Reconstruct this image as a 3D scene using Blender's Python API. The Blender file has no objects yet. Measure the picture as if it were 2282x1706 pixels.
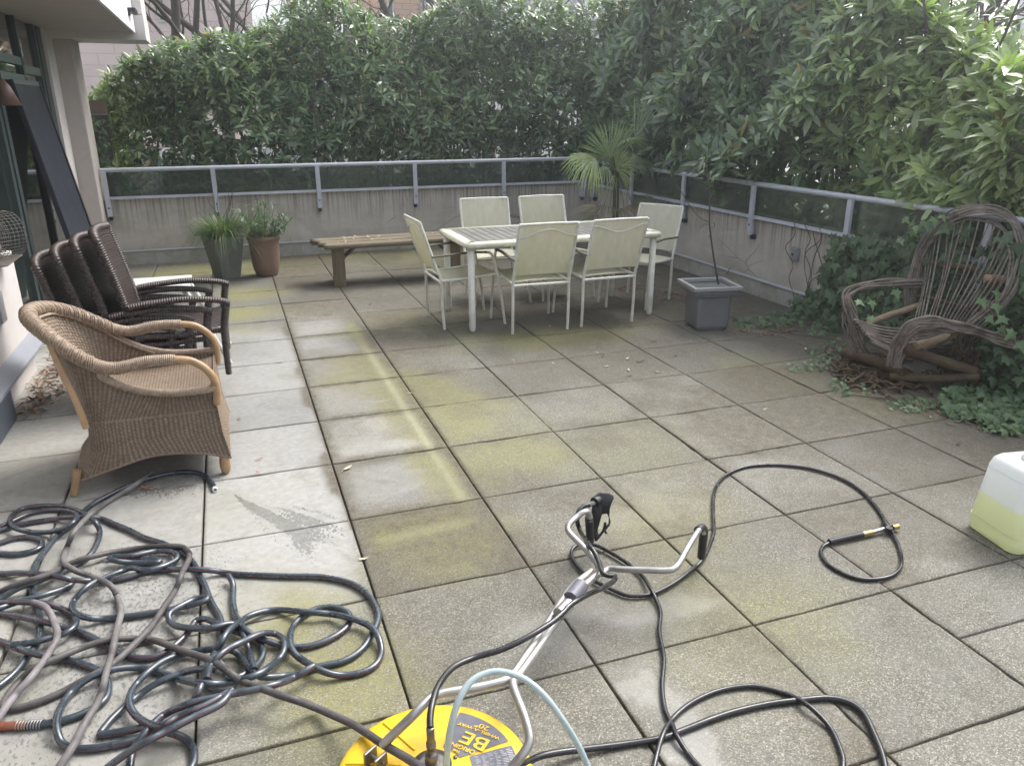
import bpy, bmesh, math, random
import numpy as np
from mathutils import Vector, Matrix, Euler
from math import radians as RAD, pi as PI, sin, cos

# ---------------------------------------------------------------- camera
SC = bpy.context.scene
COL = SC.collection
FPX = 1725.21; CX, CY = 1141.0, 853.0
CAM = np.array([0.2714, -3.6883, 1.7046])
YAW, PITCH, ROLL = 0.34222827, 0.34062437, -0.00296
_f = np.array([sin(YAW)*cos(PITCH), cos(YAW)*cos(PITCH), -sin(PITCH)])
_r = np.array([cos(YAW), -sin(YAW), 0.0]); _u = np.cross(_r, _f)
_r2 = cos(ROLL)*_r + sin(ROLL)*_u; _u2 = -sin(ROLL)*_r + cos(ROLL)*_u
cam_d = bpy.data.cameras.new('camera'); cam = bpy.data.objects.new('camera', cam_d); COL.objects.link(cam)
cam_d.sensor_width = 36.0; cam_d.lens = FPX/2282.0*36.0; cam_d.clip_end = 400; cam_d.clip_start = 0.05
cam.matrix_world = Matrix(((_r2[0], _u2[0], -_f[0], CAM[0]), (_r2[1], _u2[1], -_f[1], CAM[1]),
                           (_r2[2], _u2[2], -_f[2], CAM[2]), (0, 0, 0, 1)))
SC.camera = cam

# ---------------------------------------------------------------- light
SUN_EL, SUN_AZ = RAD(52), RAD(66)      # azimuth from +Y towards +X: bright patch of cloud beyond the right hedge
HAZE, HAZE_G = .0105, .80
w = bpy.data.worlds.new('World'); SC.world = w; w.use_nodes = True
wn = w.node_tree.nodes; wl = w.node_tree.links
bg = wn['Background']
sky = wn.new('ShaderNodeTexSky'); sky.sky_type = 'NISHITA'; sky.sun_disc = False
sky.sun_elevation = SUN_EL; sky.sun_rotation = SUN_AZ; sky.dust_density = 4.0; sky.air_density = 1.0
hsv = wn.new('ShaderNodeHueSaturation'); hsv.inputs['Saturation'].default_value = 0.44
wl.new(sky.outputs[0], hsv.inputs['Color']); wl.new(hsv.outputs[0], bg.inputs[0]); bg.inputs[1].default_value = 0.15
sd = bpy.data.lights.new('sun', 'SUN'); so = bpy.data.objects.new('sun', sd); COL.objects.link(so)
sd.energy = 1.15; sd.angle = RAD(28); sd.color = (1.0, 0.98, 0.955)
so.rotation_euler = Vector((sin(SUN_AZ)*cos(SUN_EL), cos(SUN_AZ)*cos(SUN_EL), sin(SUN_EL))).to_track_quat('Z', 'Y').to_euler()
SC.view_settings.view_transform = 'Standard'; SC.view_settings.look = 'None'
SC.view_settings.exposure = 1.38; SC.view_settings.gamma = 1.0
SC.cycles.max_bounces = 8; SC.cycles.transparent_max_bounces = 16

# ---------------------------------------------------------------- measuring: photo pixel -> point on a plane of the place
def _ray(u, v):
    return (u-CX)/FPX*_r2 - (v-CY)/FPX*_u2 + _f
def G(u, v, z=0.0):
    d = _ray(u, v); return CAM + d*(z-CAM[2])/d[2]
def OX(u, v, x):
    d = _ray(u, v); return CAM + d*(x-CAM[0])/d[0]
def OY(u, v, y):
    d = _ray(u, v); return CAM + d*(y-CAM[1])/d[1]
V = lambda *a: np.array(a, float)
rng = np.random.default_rng(7); random.seed(7)

# ---------------------------------------------------------------- smooth noise in numpy (for stains and lumps)
_perm = np.random.default_rng(3).random((64, 64, 64))
def noise3(p):
    p = np.asarray(p, float); i = np.floor(p).astype(int); f = p-i; f = f*f*(3-2*f)
    r = 0
    for dx in (0, 1):
        for dy in (0, 1):
            for dz in (0, 1):
                w_ = (f[..., 0] if dx else 1-f[..., 0])*(f[..., 1] if dy else 1-f[..., 1])*(f[..., 2] if dz else 1-f[..., 2])
                r = r + w_*_perm[(i[..., 0]+dx) % 64, (i[..., 1]+dy) % 64, (i[..., 2]+dz) % 64]
    return r
def fbm(p, o=4):
    p = np.asarray(p, float); a = .5; s = 0; t = 0
    for k in range(o):
        s = s+a*noise3(p*2**k+17.3*k); t += a; a *= .5
    return s/t
def sstep(a, b, x):
    t = np.clip((x-a)/(b-a), 0, 1); return t*t*(3-2*t)

# ---------------------------------------------------------------- scene objects
def tag(o, label=None, cat=None, group=None, kind=None):
    if label: o['label'] = label
    if cat: o['category'] = cat
    if group: o['group'] = group
    if kind: o['kind'] = kind
    return o
def empty(name, loc=(0, 0, 0), label=None, cat=None, group=None, rz=0.0):
    o = bpy.data.objects.new(name, None); COL.objects.link(o); o.location = loc; o.rotation_euler = (0, 0, rz)
    o.empty_display_size = .1
    return tag(o, label, cat, group)
def link_mesh(name, V_, F_, mat, parent=None, smooth=True, uv=None, col=None, loc=None):
    """V_ in world (or parent-local) coordinates"""
    me = bpy.data.meshes.new(name)
    V_ = np.asarray(V_, float)
    if isinstance(F_, np.ndarray) and F_.ndim == 2:
        n, k = F_.shape
        me.vertices.add(len(V_)); me.vertices.foreach_set('co', V_.astype(np.float32).ravel())
        me.loops.add(n*k); me.loops.foreach_set('vertex_index', F_.astype(np.int32).ravel())
        me.polygons.add(n); me.polygons.foreach_set('loop_start', np.arange(0, n*k, k, dtype=np.int32))
        me.update(calc_edges=True); me.validate()
    else:
        me.from_pydata([tuple(v) for v in V_], [], [tuple(f) for f in F_]); me.update()
    if smooth is True: me.polygons.foreach_set('use_smooth', np.ones(len(me.polygons), bool))
    if uv is not None:
        a = me.attributes.new('uvw', 'FLOAT_VECTOR', 'POINT')
        u3 = np.zeros((len(V_), 3), np.float32); uv = np.asarray(uv); u3[:, :uv.shape[1]] = uv; a.data.foreach_set('vector', u3.ravel())
    if col is not None:
        a = me.attributes.new('tint', 'FLOAT_COLOR', 'POINT')
        c4 = np.ones((len(V_), 4), np.float32); col = np.asarray(col); c4[:, :col.shape[1]] = col; a.data.foreach_set('color', c4.ravel())
    if mat is not None: me.materials.append(mat)
    o = bpy.data.objects.new(name, me); COL.objects.link(o)
    if parent is not None: o.parent = parent
    return o

class MB:
    """collects shapes of ONE mesh"""
    def __init__(s): s.v = []; s.f = []; s.uv = []; s.n = 0; s.fl = []
    def add(s, V_, F_, uv=None, smooth=True):
        V_ = np.asarray(V_, float)
        s.v.append(V_); s.uv.append(np.zeros((len(V_), 3)) if uv is None else np.c_[uv, np.zeros((len(V_), 3-np.asarray(uv).shape[1]))])
        s.f += [tuple(int(i)+s.n for i in f) for f in F_]; s.fl += [smooth]*len(F_); s.n += len(V_); return s
    def box(s, lo, hi, M=None):
        x0, y0, z0 = lo; x1, y1, z1 = hi
        P = np.array([(x0,y0,z0),(x1,y0,z0),(x1,y1,z0),(x0,y1,z0),(x0,y0,z1),(x1,y0,z1),(x1,y1,z1),(x0,y1,z1)], float)
        if M is not None: P = np.array([(M @ Vector(p))[:] for p in P])
        return s.add(P, [(0,3,2,1),(4,5,6,7),(0,1,5,4),(1,2,6,5),(2,3,7,6),(3,0,4,7)], uv=P[:, :3], smooth=False)
    def bbox(s, lo, hi, b=.005, M=None):
        """box with chamfered edges"""
        bm = bmesh.new(); bmesh.ops.create_cube(bm, size=1)
        lo = np.array(lo, float); hi = np.array(hi, float)
        for v in bm.verts: v.co = Vector(lo+(np.array(v.co)+.5)*(hi-lo))
        bmesh.ops.bevel(bm, geom=bm.edges[:], offset=b, segments=2, profile=.6, affect='EDGES')
        bm.verts.index_update()
        P = np.array([v.co[:] for v in bm.verts]); F = [[v.index for v in f.verts] for f in bm.faces]; bm.free()
        if M is not None: P = np.array([(M @ Vector(p))[:] for p in P])
        return s.add(P, F, uv=P, smooth=False)
    def prism(s, poly, z0, z1, axis='z'):
        n = len(poly); P = [(x, y, z0) for x, y in poly]+[(x, y, z1) for x, y in poly]
        P = np.array(P, float)
        if axis == 'y': P = P[:, [0, 2, 1]]
        if axis == 'x': P = P[:, [2, 0, 1]]
        F = [tuple(range(n))[::-1], tuple(range(n, 2*n))]+[(i, (i+1) % n, n+(i+1) % n, n+i) for i in range(n)]
        return s.add(P, F, uv=P, smooth=False)
    def tube(s, pts, r, sides=10, closed=False, caps=True, flat=1.0, up=None):
        pts = np.asarray(pts, float); n = len(pts); r = np.broadcast_to(np.asarray(r, float), (n,))
        if closed: T = np.roll(pts, -1, 0)-np.roll(pts, 1, 0)
        else: T = np.gradient(pts, axis=0)
        T /= np.linalg.norm(T, axis=1)[:, None]+1e-12
        N = np.zeros_like(T)
        a = np.array(up if up is not None else (0, 0, 1.0));
        if abs(T[0] @ a) > .95 and up is None: a = np.array((1.0, 0, 0))
        v = a-T[0]*(a @ T[0]); N[0] = v/np.linalg.norm(v)
        for i in range(1, n):
            v = (np.asarray(up, float) if up is not None else N[i-1]); v = v-T[i]*(v @ T[i]); N[i] = v/(np.linalg.norm(v)+1e-12)
        B = np.cross(T, N); th = np.linspace(0, 2*PI, sides, endpoint=False)
        R = (pts[:, None] + r[:, None, None]*(np.cos(th)[None, :, None]*N[:, None]*flat + np.sin(th)[None, :, None]*B[:, None]))
        L = np.r_[0, np.cumsum(np.linalg.norm(np.diff(pts, axis=0), axis=1))]
        uv = np.stack([np.repeat(L, sides), np.tile(np.abs(th/(2*PI)*2-1), n), np.tile(np.sin(th), n)], 1)
        F = []
        m = n if closed else n-1
        for i in range(m):
            j = (i+1) % n
            for k in range(sides):
                k2 = (k+1) % sides; F.append((i*sides+k, i*sides+k2, j*sides+k2, j*sides+k))
        s.add(R.reshape(-1, 3), F, uv=uv)
        if caps and not closed:
            s.add(R[0], [tuple(range(sides))[::-1]], uv=uv[:sides], smooth=False); s.add(R[-1], [tuple(range(sides))], uv=uv[-sides:], smooth=False)
        return s
    def lathe(s, prof, c=(0, 0, 0), seg=32, M=None, flute=None):
        """prof [(r,z)...] about z through c"""
        th = np.linspace(0, 2*PI, seg, endpoint=False); P = []
        for r, z in prof:
            for t in th: P.append((r*cos(t), r*sin(t), z))
        P = np.array(P)
        if M is not None: P = np.array([(M @ Vector(p))[:] for p in P])
        P = P+np.array(c)
        F = [(i*seg+k, i*seg+(k+1) % seg, (i+1)*seg+(k+1) % seg, (i+1)*seg+k) for i in range(len(prof)-1) for k in range(seg)]
        if prof[0][0] > 1e-6: F.append(tuple(range(seg))[::-1])
        if prof[-1][0] > 1e-6: F.append(tuple((len(prof)-1)*seg+k for k in range(seg)))
        return s.add(P, F, uv=P)
    def build(s, name, mat, parent=None, M=None, smooth=None):
        P = np.concatenate(s.v); uv = np.concatenate(s.uv)
        if M is not None: P = np.array([(M @ Vector(p))[:] for p in P])
        if parent is not None and parent.get('_world'):
            Mi = parent.matrix_basis.inverted(); P = np.array([(Mi @ Vector(p))[:] for p in P])
        o = link_mesh(name, P, s.f, mat, parent, smooth=False, uv=uv)
        fl = np.array(s.fl, bool)
        if smooth is not None: fl[:] = smooth
        if len(fl) == len(o.data.polygons): o.data.polygons.foreach_set('use_smooth', fl)
        return o
def wroot(name, loc, label, cat, group=None):
    """Empty at the thing's base; MB.build(...) then takes its parts in world coordinates"""
    o = empty(name, loc, label, cat, group); o['_world'] = 1; o.matrix_basis = Matrix.Translation(Vector(loc)); return o

def spline(P, n=12, closed=False):
    """Catmull-Rom through P"""
    P = np.asarray(P, float)
    if closed: Q = np.r_[P[-1:], P, P[:2]]
    else: Q = np.r_[2*P[:1]-P[1:2], P, 2*P[-1:]-P[-2:-1]]
    out = []; t = np.linspace(0, 1, n, endpoint=False)[:, None]
    for i in range(1, len(Q)-2):
        p0, p1, p2, p3 = Q[i-1], Q[i], Q[i+1], Q[i+2]
        out.append(.5*((2*p1)+(-p0+p2)*t+(2*p0-5*p1+4*p2-p3)*t*t+(-p0+3*p1-3*p2+p3)*t**3))
    out = np.concatenate(out)
    return out if closed else np.r_[out, P[-1:]]
def resample(P, step):
    P = np.asarray(P, float); L = np.r_[0, np.cumsum(np.linalg.norm(np.diff(P, axis=0), axis=1))]
    n = max(2, int(L[-1]/step)+1); t = np.linspace(0, L[-1], n)
    return np.stack([np.interp(t, L, P[:, k]) for k in range(P.shape[1])], 1)
def copy_tree(o, parent=None):
    c = o.copy(); COL.objects.link(c); c.parent = parent
    for ch in list(o.children): copy_tree(ch, c)
    return c

# ---------------------------------------------------------------- materials
class NT:
    def __init__(s, name, rough=.6, spec=.5, metal=0.0):
        s.m = bpy.data.materials.new(name); s.m.use_nodes = True; s.t = s.m.node_tree; s.n = s.t.nodes; s.l = s.t.links
        s.b = s.n['Principled BSDF']; s.b.inputs['Roughness'].default_value = rough; s.b.inputs['Metallic'].default_value = metal
        s.b.inputs['Specular IOR Level'].default_value = spec; s.co = None
    def coord(s, kind='Object'):
        tc = s.n.new('ShaderNodeTexCoord'); return tc.outputs[kind]
    def attr(s, name, out='Vector'):
        a = s.n.new('ShaderNodeAttribute'); a.attribute_name = name; return a.outputs[out]
    def maps(s, v, scale=(1, 1, 1), rot=(0, 0, 0)):
        m = s.n.new('ShaderNodeMapping'); s.l.new(v, m.inputs[0]); m.inputs['Scale'].default_value = scale; m.inputs['Rotation'].default_value = rot; return m.outputs[0]
    def noise(s, v, scale=5, detail=4, rough=.6, dist=0):
        t = s.n.new('ShaderNodeTexNoise'); s.l.new(v, t.inputs['Vector']); t.inputs['Scale'].default_value = scale
        t.inputs['Detail'].default_value = detail; t.inputs['Roughness'].default_value = rough; t.inputs['Distortion'].default_value = dist; return t.outputs[0]
    def voro(s, v, scale=5, feat='F1', out='Distance'):
        t = s.n.new('ShaderNodeTexVoronoi'); s.l.new(v, t.inputs['Vector']); t.feature = feat; t.inputs['Scale'].default_value = scale; return t.outputs[out]
    def ramp(s, f, pts, interp='LINEAR'):
        r = s.n.new('ShaderNodeValToRGB'); s.l.new(f, r.inputs[0]); e = r.color_ramp.elements; r.color_ramp.interpolation = interp
        while len(e) < len(pts): e.new(.5)
        for k, (p, c) in enumerate(pts):
            e[k].position = p; e[k].color = (c, c, c, 1) if not hasattr(c, '__len__') else (*c[:3], 1)
        return r.outputs[0]
    def math(s, op, a, b=None, clamp=False):
        m = s.n.new('ShaderNodeMath'); m.operation = op; m.use_clamp = clamp
        for i, x in enumerate((a, b)):
            if x is None: continue
            if isinstance(x, (int, float)): m.inputs[i].default_value = x
            else: s.l.new(x, m.inputs[i])
        return m.outputs[0]
    def mix(s, f, a, b, mode='MIX'):
        m = s.n.new('ShaderNodeMixRGB'); m.blend_type = mode
        for i, x in enumerate((f, a, b)):
            if isinstance(x, (int, float)): m.inputs[i].default_value = x if i == 0 else (x, x, x, 1)
            elif isinstance(x, (tuple, list)): m.inputs[i].default_value = (*x[:3], 1)
            else: s.l.new(x, m.inputs[i])
        return m.outputs[0]
    def sep(s, v):
        n = s.n.new('ShaderNodeSeparateColor'); s.l.new(v, n.inputs[0]); return n.outputs
    def xyz(s, v):
        n = s.n.new('ShaderNodeSeparateXYZ'); s.l.new(v, n.inputs[0]); return n.outputs
    def bump(s, h, strength=.3, dist=.01, nrm=None):
        b = s.n.new('ShaderNodeBump'); s.l.new(h, b.inputs['Height']); b.inputs['Strength'].default_value = strength; b.inputs['Distance'].default_value = dist
        if nrm is not None: s.l.new(nrm, b.inputs['Normal'])
        s.l.new(b.outputs[0], s.b.inputs['Normal']); return b.outputs[0]
    def base(s, c):
        if isinstance(c, (tuple, list)): s.b.inputs['Base Color'].default_value = (*c[:3], 1)
        else: s.l.new(c, s.b.inputs['Base Color'])
    def set(s, k, v):
        if isinstance(v, (int, float)): s.b.inputs[k].default_value = v
        elif isinstance(v, (tuple, list)): s.b.inputs[k].default_value = (*v, 1)
        else: s.l.new(v, s.b.inputs[k])
def simple(name, c, rough=.6, metal=0.0, spec=.5, var=.15, scale=8, bump=.0, bscale=60, dirt=None, dirtamt=.4, dscale=4):
    n = NT(name, rough, spec, metal); co = n.coord()
    nz = n.noise(co, scale, 5, .65)
    col = n.mix(n.ramp(nz, [(.3, 0.0), (.7, 1.0)]), tuple(x*(1-var) for x in c), tuple(min(1, x*(1+var)) for x in c))
    if dirt is not None:
        d = n.ramp(n.noise(co, dscale, 6, .7, .5), [(.5-dirtamt*.3, 0.0), (.85-dirtamt*.3, 1.0)])
        col = n.mix(n.math('MULTIPLY', d, dirtamt*1.5, True), col, dirt)
    n.base(col)
    rr = n.math('ADD', n.math('MULTIPLY', nz, .2), rough-.1, True); n.set('Roughness', rr)
    if bump: n.bump(n.noise(co, bscale, 4, .6), bump, .004)
    return n.m
# ================================================================ the terrace floor
XW, YW = 4.97, 6.25            # inner faces of the parapets
def mat_paver():
    n = NT('paver_concrete', .6, .5); co = n.coord()
    t = n.sep(n.attr('tint', 'Color')); clean, green, brown = t[0], t[1], t[2]; wet = n.attr('tint', 'Alpha')
    speck = n.voro(co, 260, out='Color'); sp = n.sep(speck)[0]
    fine = n.noise(co, 420, 3, .7)
    agg = n.ramp(sp, [(0, (.042, .041, .031)), (.35, (.120, .116, .092)), (.8, (.212, .207, .172)), (1, (.46, .445, .385))])
    agg = n.mix(n.ramp(fine, [(.35, 0.0), (.65, 1.0)]), n.mix(.35, agg, (.12, .12, .095)), agg)
    blot = n.noise(co, 7, 6, .62, .3)
    agg = n.mix(n.ramp(blot, [(.35, 0.0), (.7, .55)]), agg, (.215, .214, .198))
    cl = n.ramp(n.noise(co, 30, 5, .6), [(.3, (.275, .275, .265)), (.7, (.37, .366, .355))])
    cl = n.mix(n.ramp(n.noise(n.maps(co, (2, 14, 1)), 2.2, 5, .6), [(.45, 0.0), (.75, .35)]), cl, (.25, .255, .225))
    c = n.mix(clean, agg, n.mix(n.ramp(n.noise(co, 2.1, 6, .7, .8), [(.42, 0.0), (.72, .55)]), cl, (.26, .26, .20)))
    slab = n.xyz(n.attr('uvw', 'Vector'))[1]; agg2 = n.mix(n.math('MULTIPLY', n.math('ADD', slab, .5), 1.0, True), (.72, .72, .72), (1.32, 1.30, 1.26)); c = n.mix(1.0, c, agg2, 'MULTIPLY')
    c = n.mix(n.ramp(n.noise(co, 3.3, 7, .75, 1.2), [(.50, 0.0), (.68, .45)]), c, n.mix(1.0, c, (.55, .54, .46), 'MULTIPLY'))
    gn = n.math('MULTIPLY', green, n.ramp(n.noise(co, 34, 6, .8), [(.34, .15), (.62, 1.0)]), True)
    gn = n.math('MULTIPLY', gn, n.ramp(n.noise(co, 170, 3, .8), [(.35, .5), (.6, 1.0)]), True)
    c = n.mix(gn, c, n.mix(n.ramp(fine, [(.3, 0.0), (.7, 1.0)]), (.125, .118, .028), (.37, .36, .085)))
    c = n.mix(n.math('MULTIPLY', brown, n.ramp(n.noise(co, 16, 6, .75), [(.3, .35), (.65, 1.0)]), True), c, n.mix(sp, (.050, .042, .026), (.130, .108, .068)))
    sv = n.xyz(n.attr('uvw', 'Vector')); nzs = n.noise(n.maps(co, (1.6, 1, 1), (0, 0, 1.1)), 52, 3, .6, .3)
    spl = n.ramp(n.math('ADD', sv[0], n.math('MULTIPLY', n.math('SUBTRACT', nzs, .5), 1.6)), [(.47, 0.0), (.50, 1.0)])
    wn_ = n.math('MAXIMUM', wet, n.math('MULTIPLY', spl, 1.0), True)
    c = n.mix(n.math('MULTIPLY', wn_, .62), c, n.mix(1.0, c, (.42, .42, .40), 'MULTIPLY'))
    n.base(c)
    r = n.math('SUBTRACT', .80, n.math('MULTIPLY', wn_, .40)); r = n.math('ADD', r, n.math('MULTIPLY', n.math('SUBTRACT', blot, .5), .35), True)
    r = n.math('SUBTRACT', r, n.math('MULTIPLY', clean, .12), True)
    n.set('Roughness', r)
    hgt = n.math('ADD', n.math('MULTIPLY', sp, n.math('SUBTRACT', 1.0, clean)), n.math('MULTIPLY', fine, .4))
    n.bump(hgt, .35, .0035)
    return n.m
M_PAV = mat_paver()
M_JOINT = simple('joint_dirt', (.028, .026, .02), .95, var=.5, scale=30)

def seg_d(P, a, b):
    a = np.array(a); b = np.array(b); ab = b-a; t = np.clip(((P-a) @ ab)/(ab @ ab), 0, 1)
    return np.linalg.norm(P-(a+t[:, None]*ab), axis=1), t
def stains(P):
    """P (n,2) -> clean, green, brown, wet"""
    x, y = P[:, 0], P[:, 1]; z0 = np.zeros(len(P))
    nz = fbm(np.c_[x*1.3, y*1.3, z0], 4); n2 = fbm(np.c_[x*4, y*4, z0+5], 4); n3 = fbm(np.c_[x*12, y*12, z0+9], 3)
    w1 = (n2-.5)*.22+(n3-.5)*.06
    # jet-washed strip on the left
    clean = sstep(.64, .54, x+w1*.5)*sstep(3.25, 2.45, y+w1*3)
    clean *= 1-sstep(-.75, -1.35, y+w1*2.2)*sstep(-.1, .45, x+w1*2)*.9
    clean *= 1-sstep(-1.15, -1.5, y)*sstep(-.25, .15, x+w1)*.8
    # partly washed patches in the next column
    for (cx, cy, rx, ry, a) in [(.85, 2.62, .30, .20, .9), (.80, 2.22, .30, .24, .95), (.86, .78, .2, .12, .7), (.84, .12, .28, .16, .85), (.80, -.30, .25, .28, .95), (.95, -.45, .2, .12, .6), (.88, 1.35, .12, .2, .4)]:
        d = np.sqrt(((x-cx)/rx)**2+((y-cy)/ry)**2)+w1*1.5
        sx_ = fbm(np.c_[x*2.2, y*16, z0+cx*9], 4); clean = np.maximum(clean, (a*.68)*sstep(1.30, .45, d+(sx_-.5)*1.1)*(x > .615))
    # dirty line left by the round washer
    green = z0.copy()
    d, t = seg_d(P, (1.11, 2.75), (1.13, -.60)); line = np.exp(-((d+w1*.15)/.045)**2)*.8
    arc = np.exp(-((y+.835-.10*(x-.7)+w1*.12)/.038)**2)*sstep(.62, .76, x)*sstep(1.20, 1.02, x); arcd = np.exp(-((y+.80-.10*(x-.7))/.15)**2)*sstep(.61, .7, x)*sstep(1.24, 1.05, x)
    green = np.maximum(green, line*1.1); green = np.maximum(green, np.maximum(arc*1.5, arcd*.75))
    lightline = np.maximum(np.exp(-(d/.025)**2)*.8*sstep(3, 1.5, y)*(.5+n3*.7), arc*.40)
    base2 = (x > .615)*(x < 1.215)*(y > -.6)*(y < 2.9)*sstep(1.12, .95, x); clean = np.maximum(clean, base2*(.22+.30*n2))
    clean = np.maximum(clean, lightline)
    blobs = [(1.0, 1.45, .35, .5, .75), (1.25, 1.0, .42, .4, .6), (1.4, .55, .45, .45, .6), (1.5, -.1, .5, .5, .45), (1.35, .2, .4, .4, .55), (1.6, 2.6, .6, .5, .4),
             (.30, 4.2, .5, .35, .95), (.35, 5.6, 1.2, .5, 1.0), (1.5, 5.9, 1.6, .35, 1.0), (2.4, 5.4, 1.2, .5, .6), (.2, 3.4, .45, .35, .7), (.15, 2.75, .5, .25, .45), (2.6, 1.8, .9, .35, .55),
             (1.0, -.98, .35, .25, .45), (.25, -1.15, .4, .3, .65), (.45, -1.7, .3, .4, .5), (1.9, -1.1, .35, .4, .35), (1.85, -1.8, .5, .4, .30), (2.1, -.3, .6, .5, .2), (1.05, .6, .18, .4, .5), (3.9, -.3, .5, .35, .55), (3.6, .4, .4, .6, .3),
             (1.1, 2.4, .3, .3, .4), (1.05, -.2, .12, .4, .5), (.0, -2.1, .4, .3, .3)]
    for (cx, cy, rx, ry, a) in blobs:
        d2 = np.sqrt(((x-cx)/rx)**2+((y-cy)/ry)**2)+(n2-.5)*1.1
        green = np.maximum(green, min(1, a*1.25)*sstep(1.25, .2, d2))
    green = np.clip(green*(.85+1.0*nz), 0, 1)
    green *= 1-sstep(.2, .9, clean)*.85*(1-line)
    big = fbm(np.c_[x*.9+7, y*.9, z0+40], 4); edge0 = np.minimum(np.abs((x/.61+.5) % 1-.5), np.abs((y/.61+.5) % 1-.5))*.61
    brown = (.16+.42*sstep(.6, 2.6, y)+.25*sstep(2.2, 3.8, x))*sstep(.40, .60, big)*1.45*(x > .6)+.22*np.exp(-(edge0/.05)**2)*n2*(x > .6)
    brown = np.maximum(brown, (arcd-arc)*.55)
    brown += .35*sstep(.52, .68, n2*.5+nz*.5)*(x > 1.1)
    for (cx, cy, rx, ry, a) in [(1.3, 3.6, .9, .55, .55), (1.75, 2.7, .9, .6, .5), (2.4, 4.6, 1.5, 1.0, .85), (2.8, 2.9, 1.3, .9, .75), (3.9, 2.6, .9, 1.1, .8), (4.6, 3.4, .7, 2.4, .95), (4.45, .6, .55, 1.3, .85),
             (4.05, -.2, .75, .65, .95), (3.6, .25, .5, .45, .75), (4.1, -1.0, .7, .45, .8), (3.3, -.35, .42, .35, .85), (2.75, -1.35, .5, .28, .62), (.9, 4.5, .8, .5, .35), (1.0, 3.3, .4, .3, .45), (3.0, 1.3, .8, .5, .45), (4.5, 1.6, .5, .6, .8), (3.55, -.85, .35, .3, .5),
             (1.28, -.55, .3, .25, .35), (.72, .5, .12, .4, .3), (3.0, .9, .4, .3, .3)]:
        d2 = np.sqrt(((x-cx)/rx)**2+((y-cy)/ry)**2)+(n2-.5)*.9
        brown = np.maximum(brown, a*sstep(1.25, .35, d2))
    for (ix, iy, a) in [(5, -1, .55), (4, -3, .45), (1, -2, .35), (2, 1, .25), (3, -1, .12), (2, -3, .22), (5, 1, .3), (1, -3, .3), (6, -2, .35)]:
        inb = (x > ix*.61)*(x < ix*.61+.61)*(y > iy*.61)*(y < iy*.61+.61); brown = np.maximum(brown, a*inb*sstep(.30, .55, n2+.35*(y-iy*.61)/.61))
    # dirt along the seams of the washed slabs
    fx = np.abs((x/.61+.5) % 1-.5)*.61; fy = np.abs((y/.61+.5) % 1-.5)*.61
    edge = np.exp(-(np.minimum(fx, fy)/(.03+.05*n2))**2)
    brown = np.maximum(brown, edge*(x > .6)*(x < 1.24)*(y > -.7)*(y < 2.6)*.8)
    foam_sheen = z0.copy()  # whitish film and pale wet sheen, both painted into the slab colour
    for (cx, cy, rx, ry, a) in [(1.42, -1.66, .28, .10, .9), (1.22, -1.62, .18, .16, .6), (1.34, -2.0, .10, .26, .75), (1.9, -.95, .25, .2, .35), (2.6, -.75, .3, .15, .4)]:
        foam_sheen = np.maximum(foam_sheen, a*sstep(1.3, .3, np.sqrt(((x-cx)/rx)**2+((y-cy)/ry)**2)+(fbm(np.c_[x*6, y*9, z0+61], 4)-.5)*2.4))
    clean = np.maximum(clean, foam_sheen*.7)
    brown = np.maximum(brown, np.exp(-(np.abs(x-.585)/.03)**2)*sstep(.45, .6, n2)*(y > -.7)*(y < 2.8)*.8)
    # dirt fans out from the near edges inside the second column
    brown = np.clip(brown*(.75+.9*nz), 0, .97)*(1-.75*clean*(edge < .3))
    wet = np.maximum(sstep(.5, .75, nz)*.35, 0)
    for (cx, cy, rx, ry, a) in [(1.4, -1.70, .35, .22, .8), (1.33, -2.05, .14, .3, .7), (2.9, -1.4, .7, .35, .6), (3.4, -.6, .7, .6, .55), (4.2, -.4, .8, .8, .8), (3.0, 2.6, 1.5, 1.0, .45), (4.4, 2.0, .7, 1.5, .7), (1.3, -2.25, .5, .4, .3)]:
        d2 = np.sqrt(((x-cx)/rx)**2+((y-cy)/ry)**2)+(n2-.5)*.9
        wet = np.maximum(wet, a*sstep(1.2, .4, d2))
    # splashes by the open hose end: streaks running away from it, and drops round the coil
    wet = np.minimum(wet, 1)
    dx, dy = x-.10, y+.10; r = np.hypot(dx, dy); th = np.arctan2(dy, dx)
    core = np.exp(-((th+1.13+.05*np.sin(r*9))/.08)**2)*sstep(1.05, .55, r)*sstep(.03, .12, r)
    fan_ = np.exp(-((th+1.0)/.30)**2)*sstep(1.0, .55, r)*sstep(.10, .25, r)
    ray_ = fbm(np.c_[th*26, r*1.6, z0+3], 2)
    m = np.exp(-(((x+.30)/.60)**2+((y+1.1)/.80)**2)**2)
    c2 = np.exp(-(((x+.15)/.30)**2+((y-.02)/.17)**2)); lb = np.exp(-(((x+.45)/.35)**2+((y+1.55)/.3)**2))
    sp_ = np.maximum.reduce([core*.95, fan_*sstep(.42, .58, ray_)*.78, m*.43, c2*.62, lb*.40])
    brown = brown*(1-np.clip(arc*1.1+line*.8, 0, .92)); wet = wet*(1-.7*np.clip(brown, 0, 1)); brown = np.clip(brown*1.12, 0, 1)
    return clean, green, brown, wet, sp_

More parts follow.
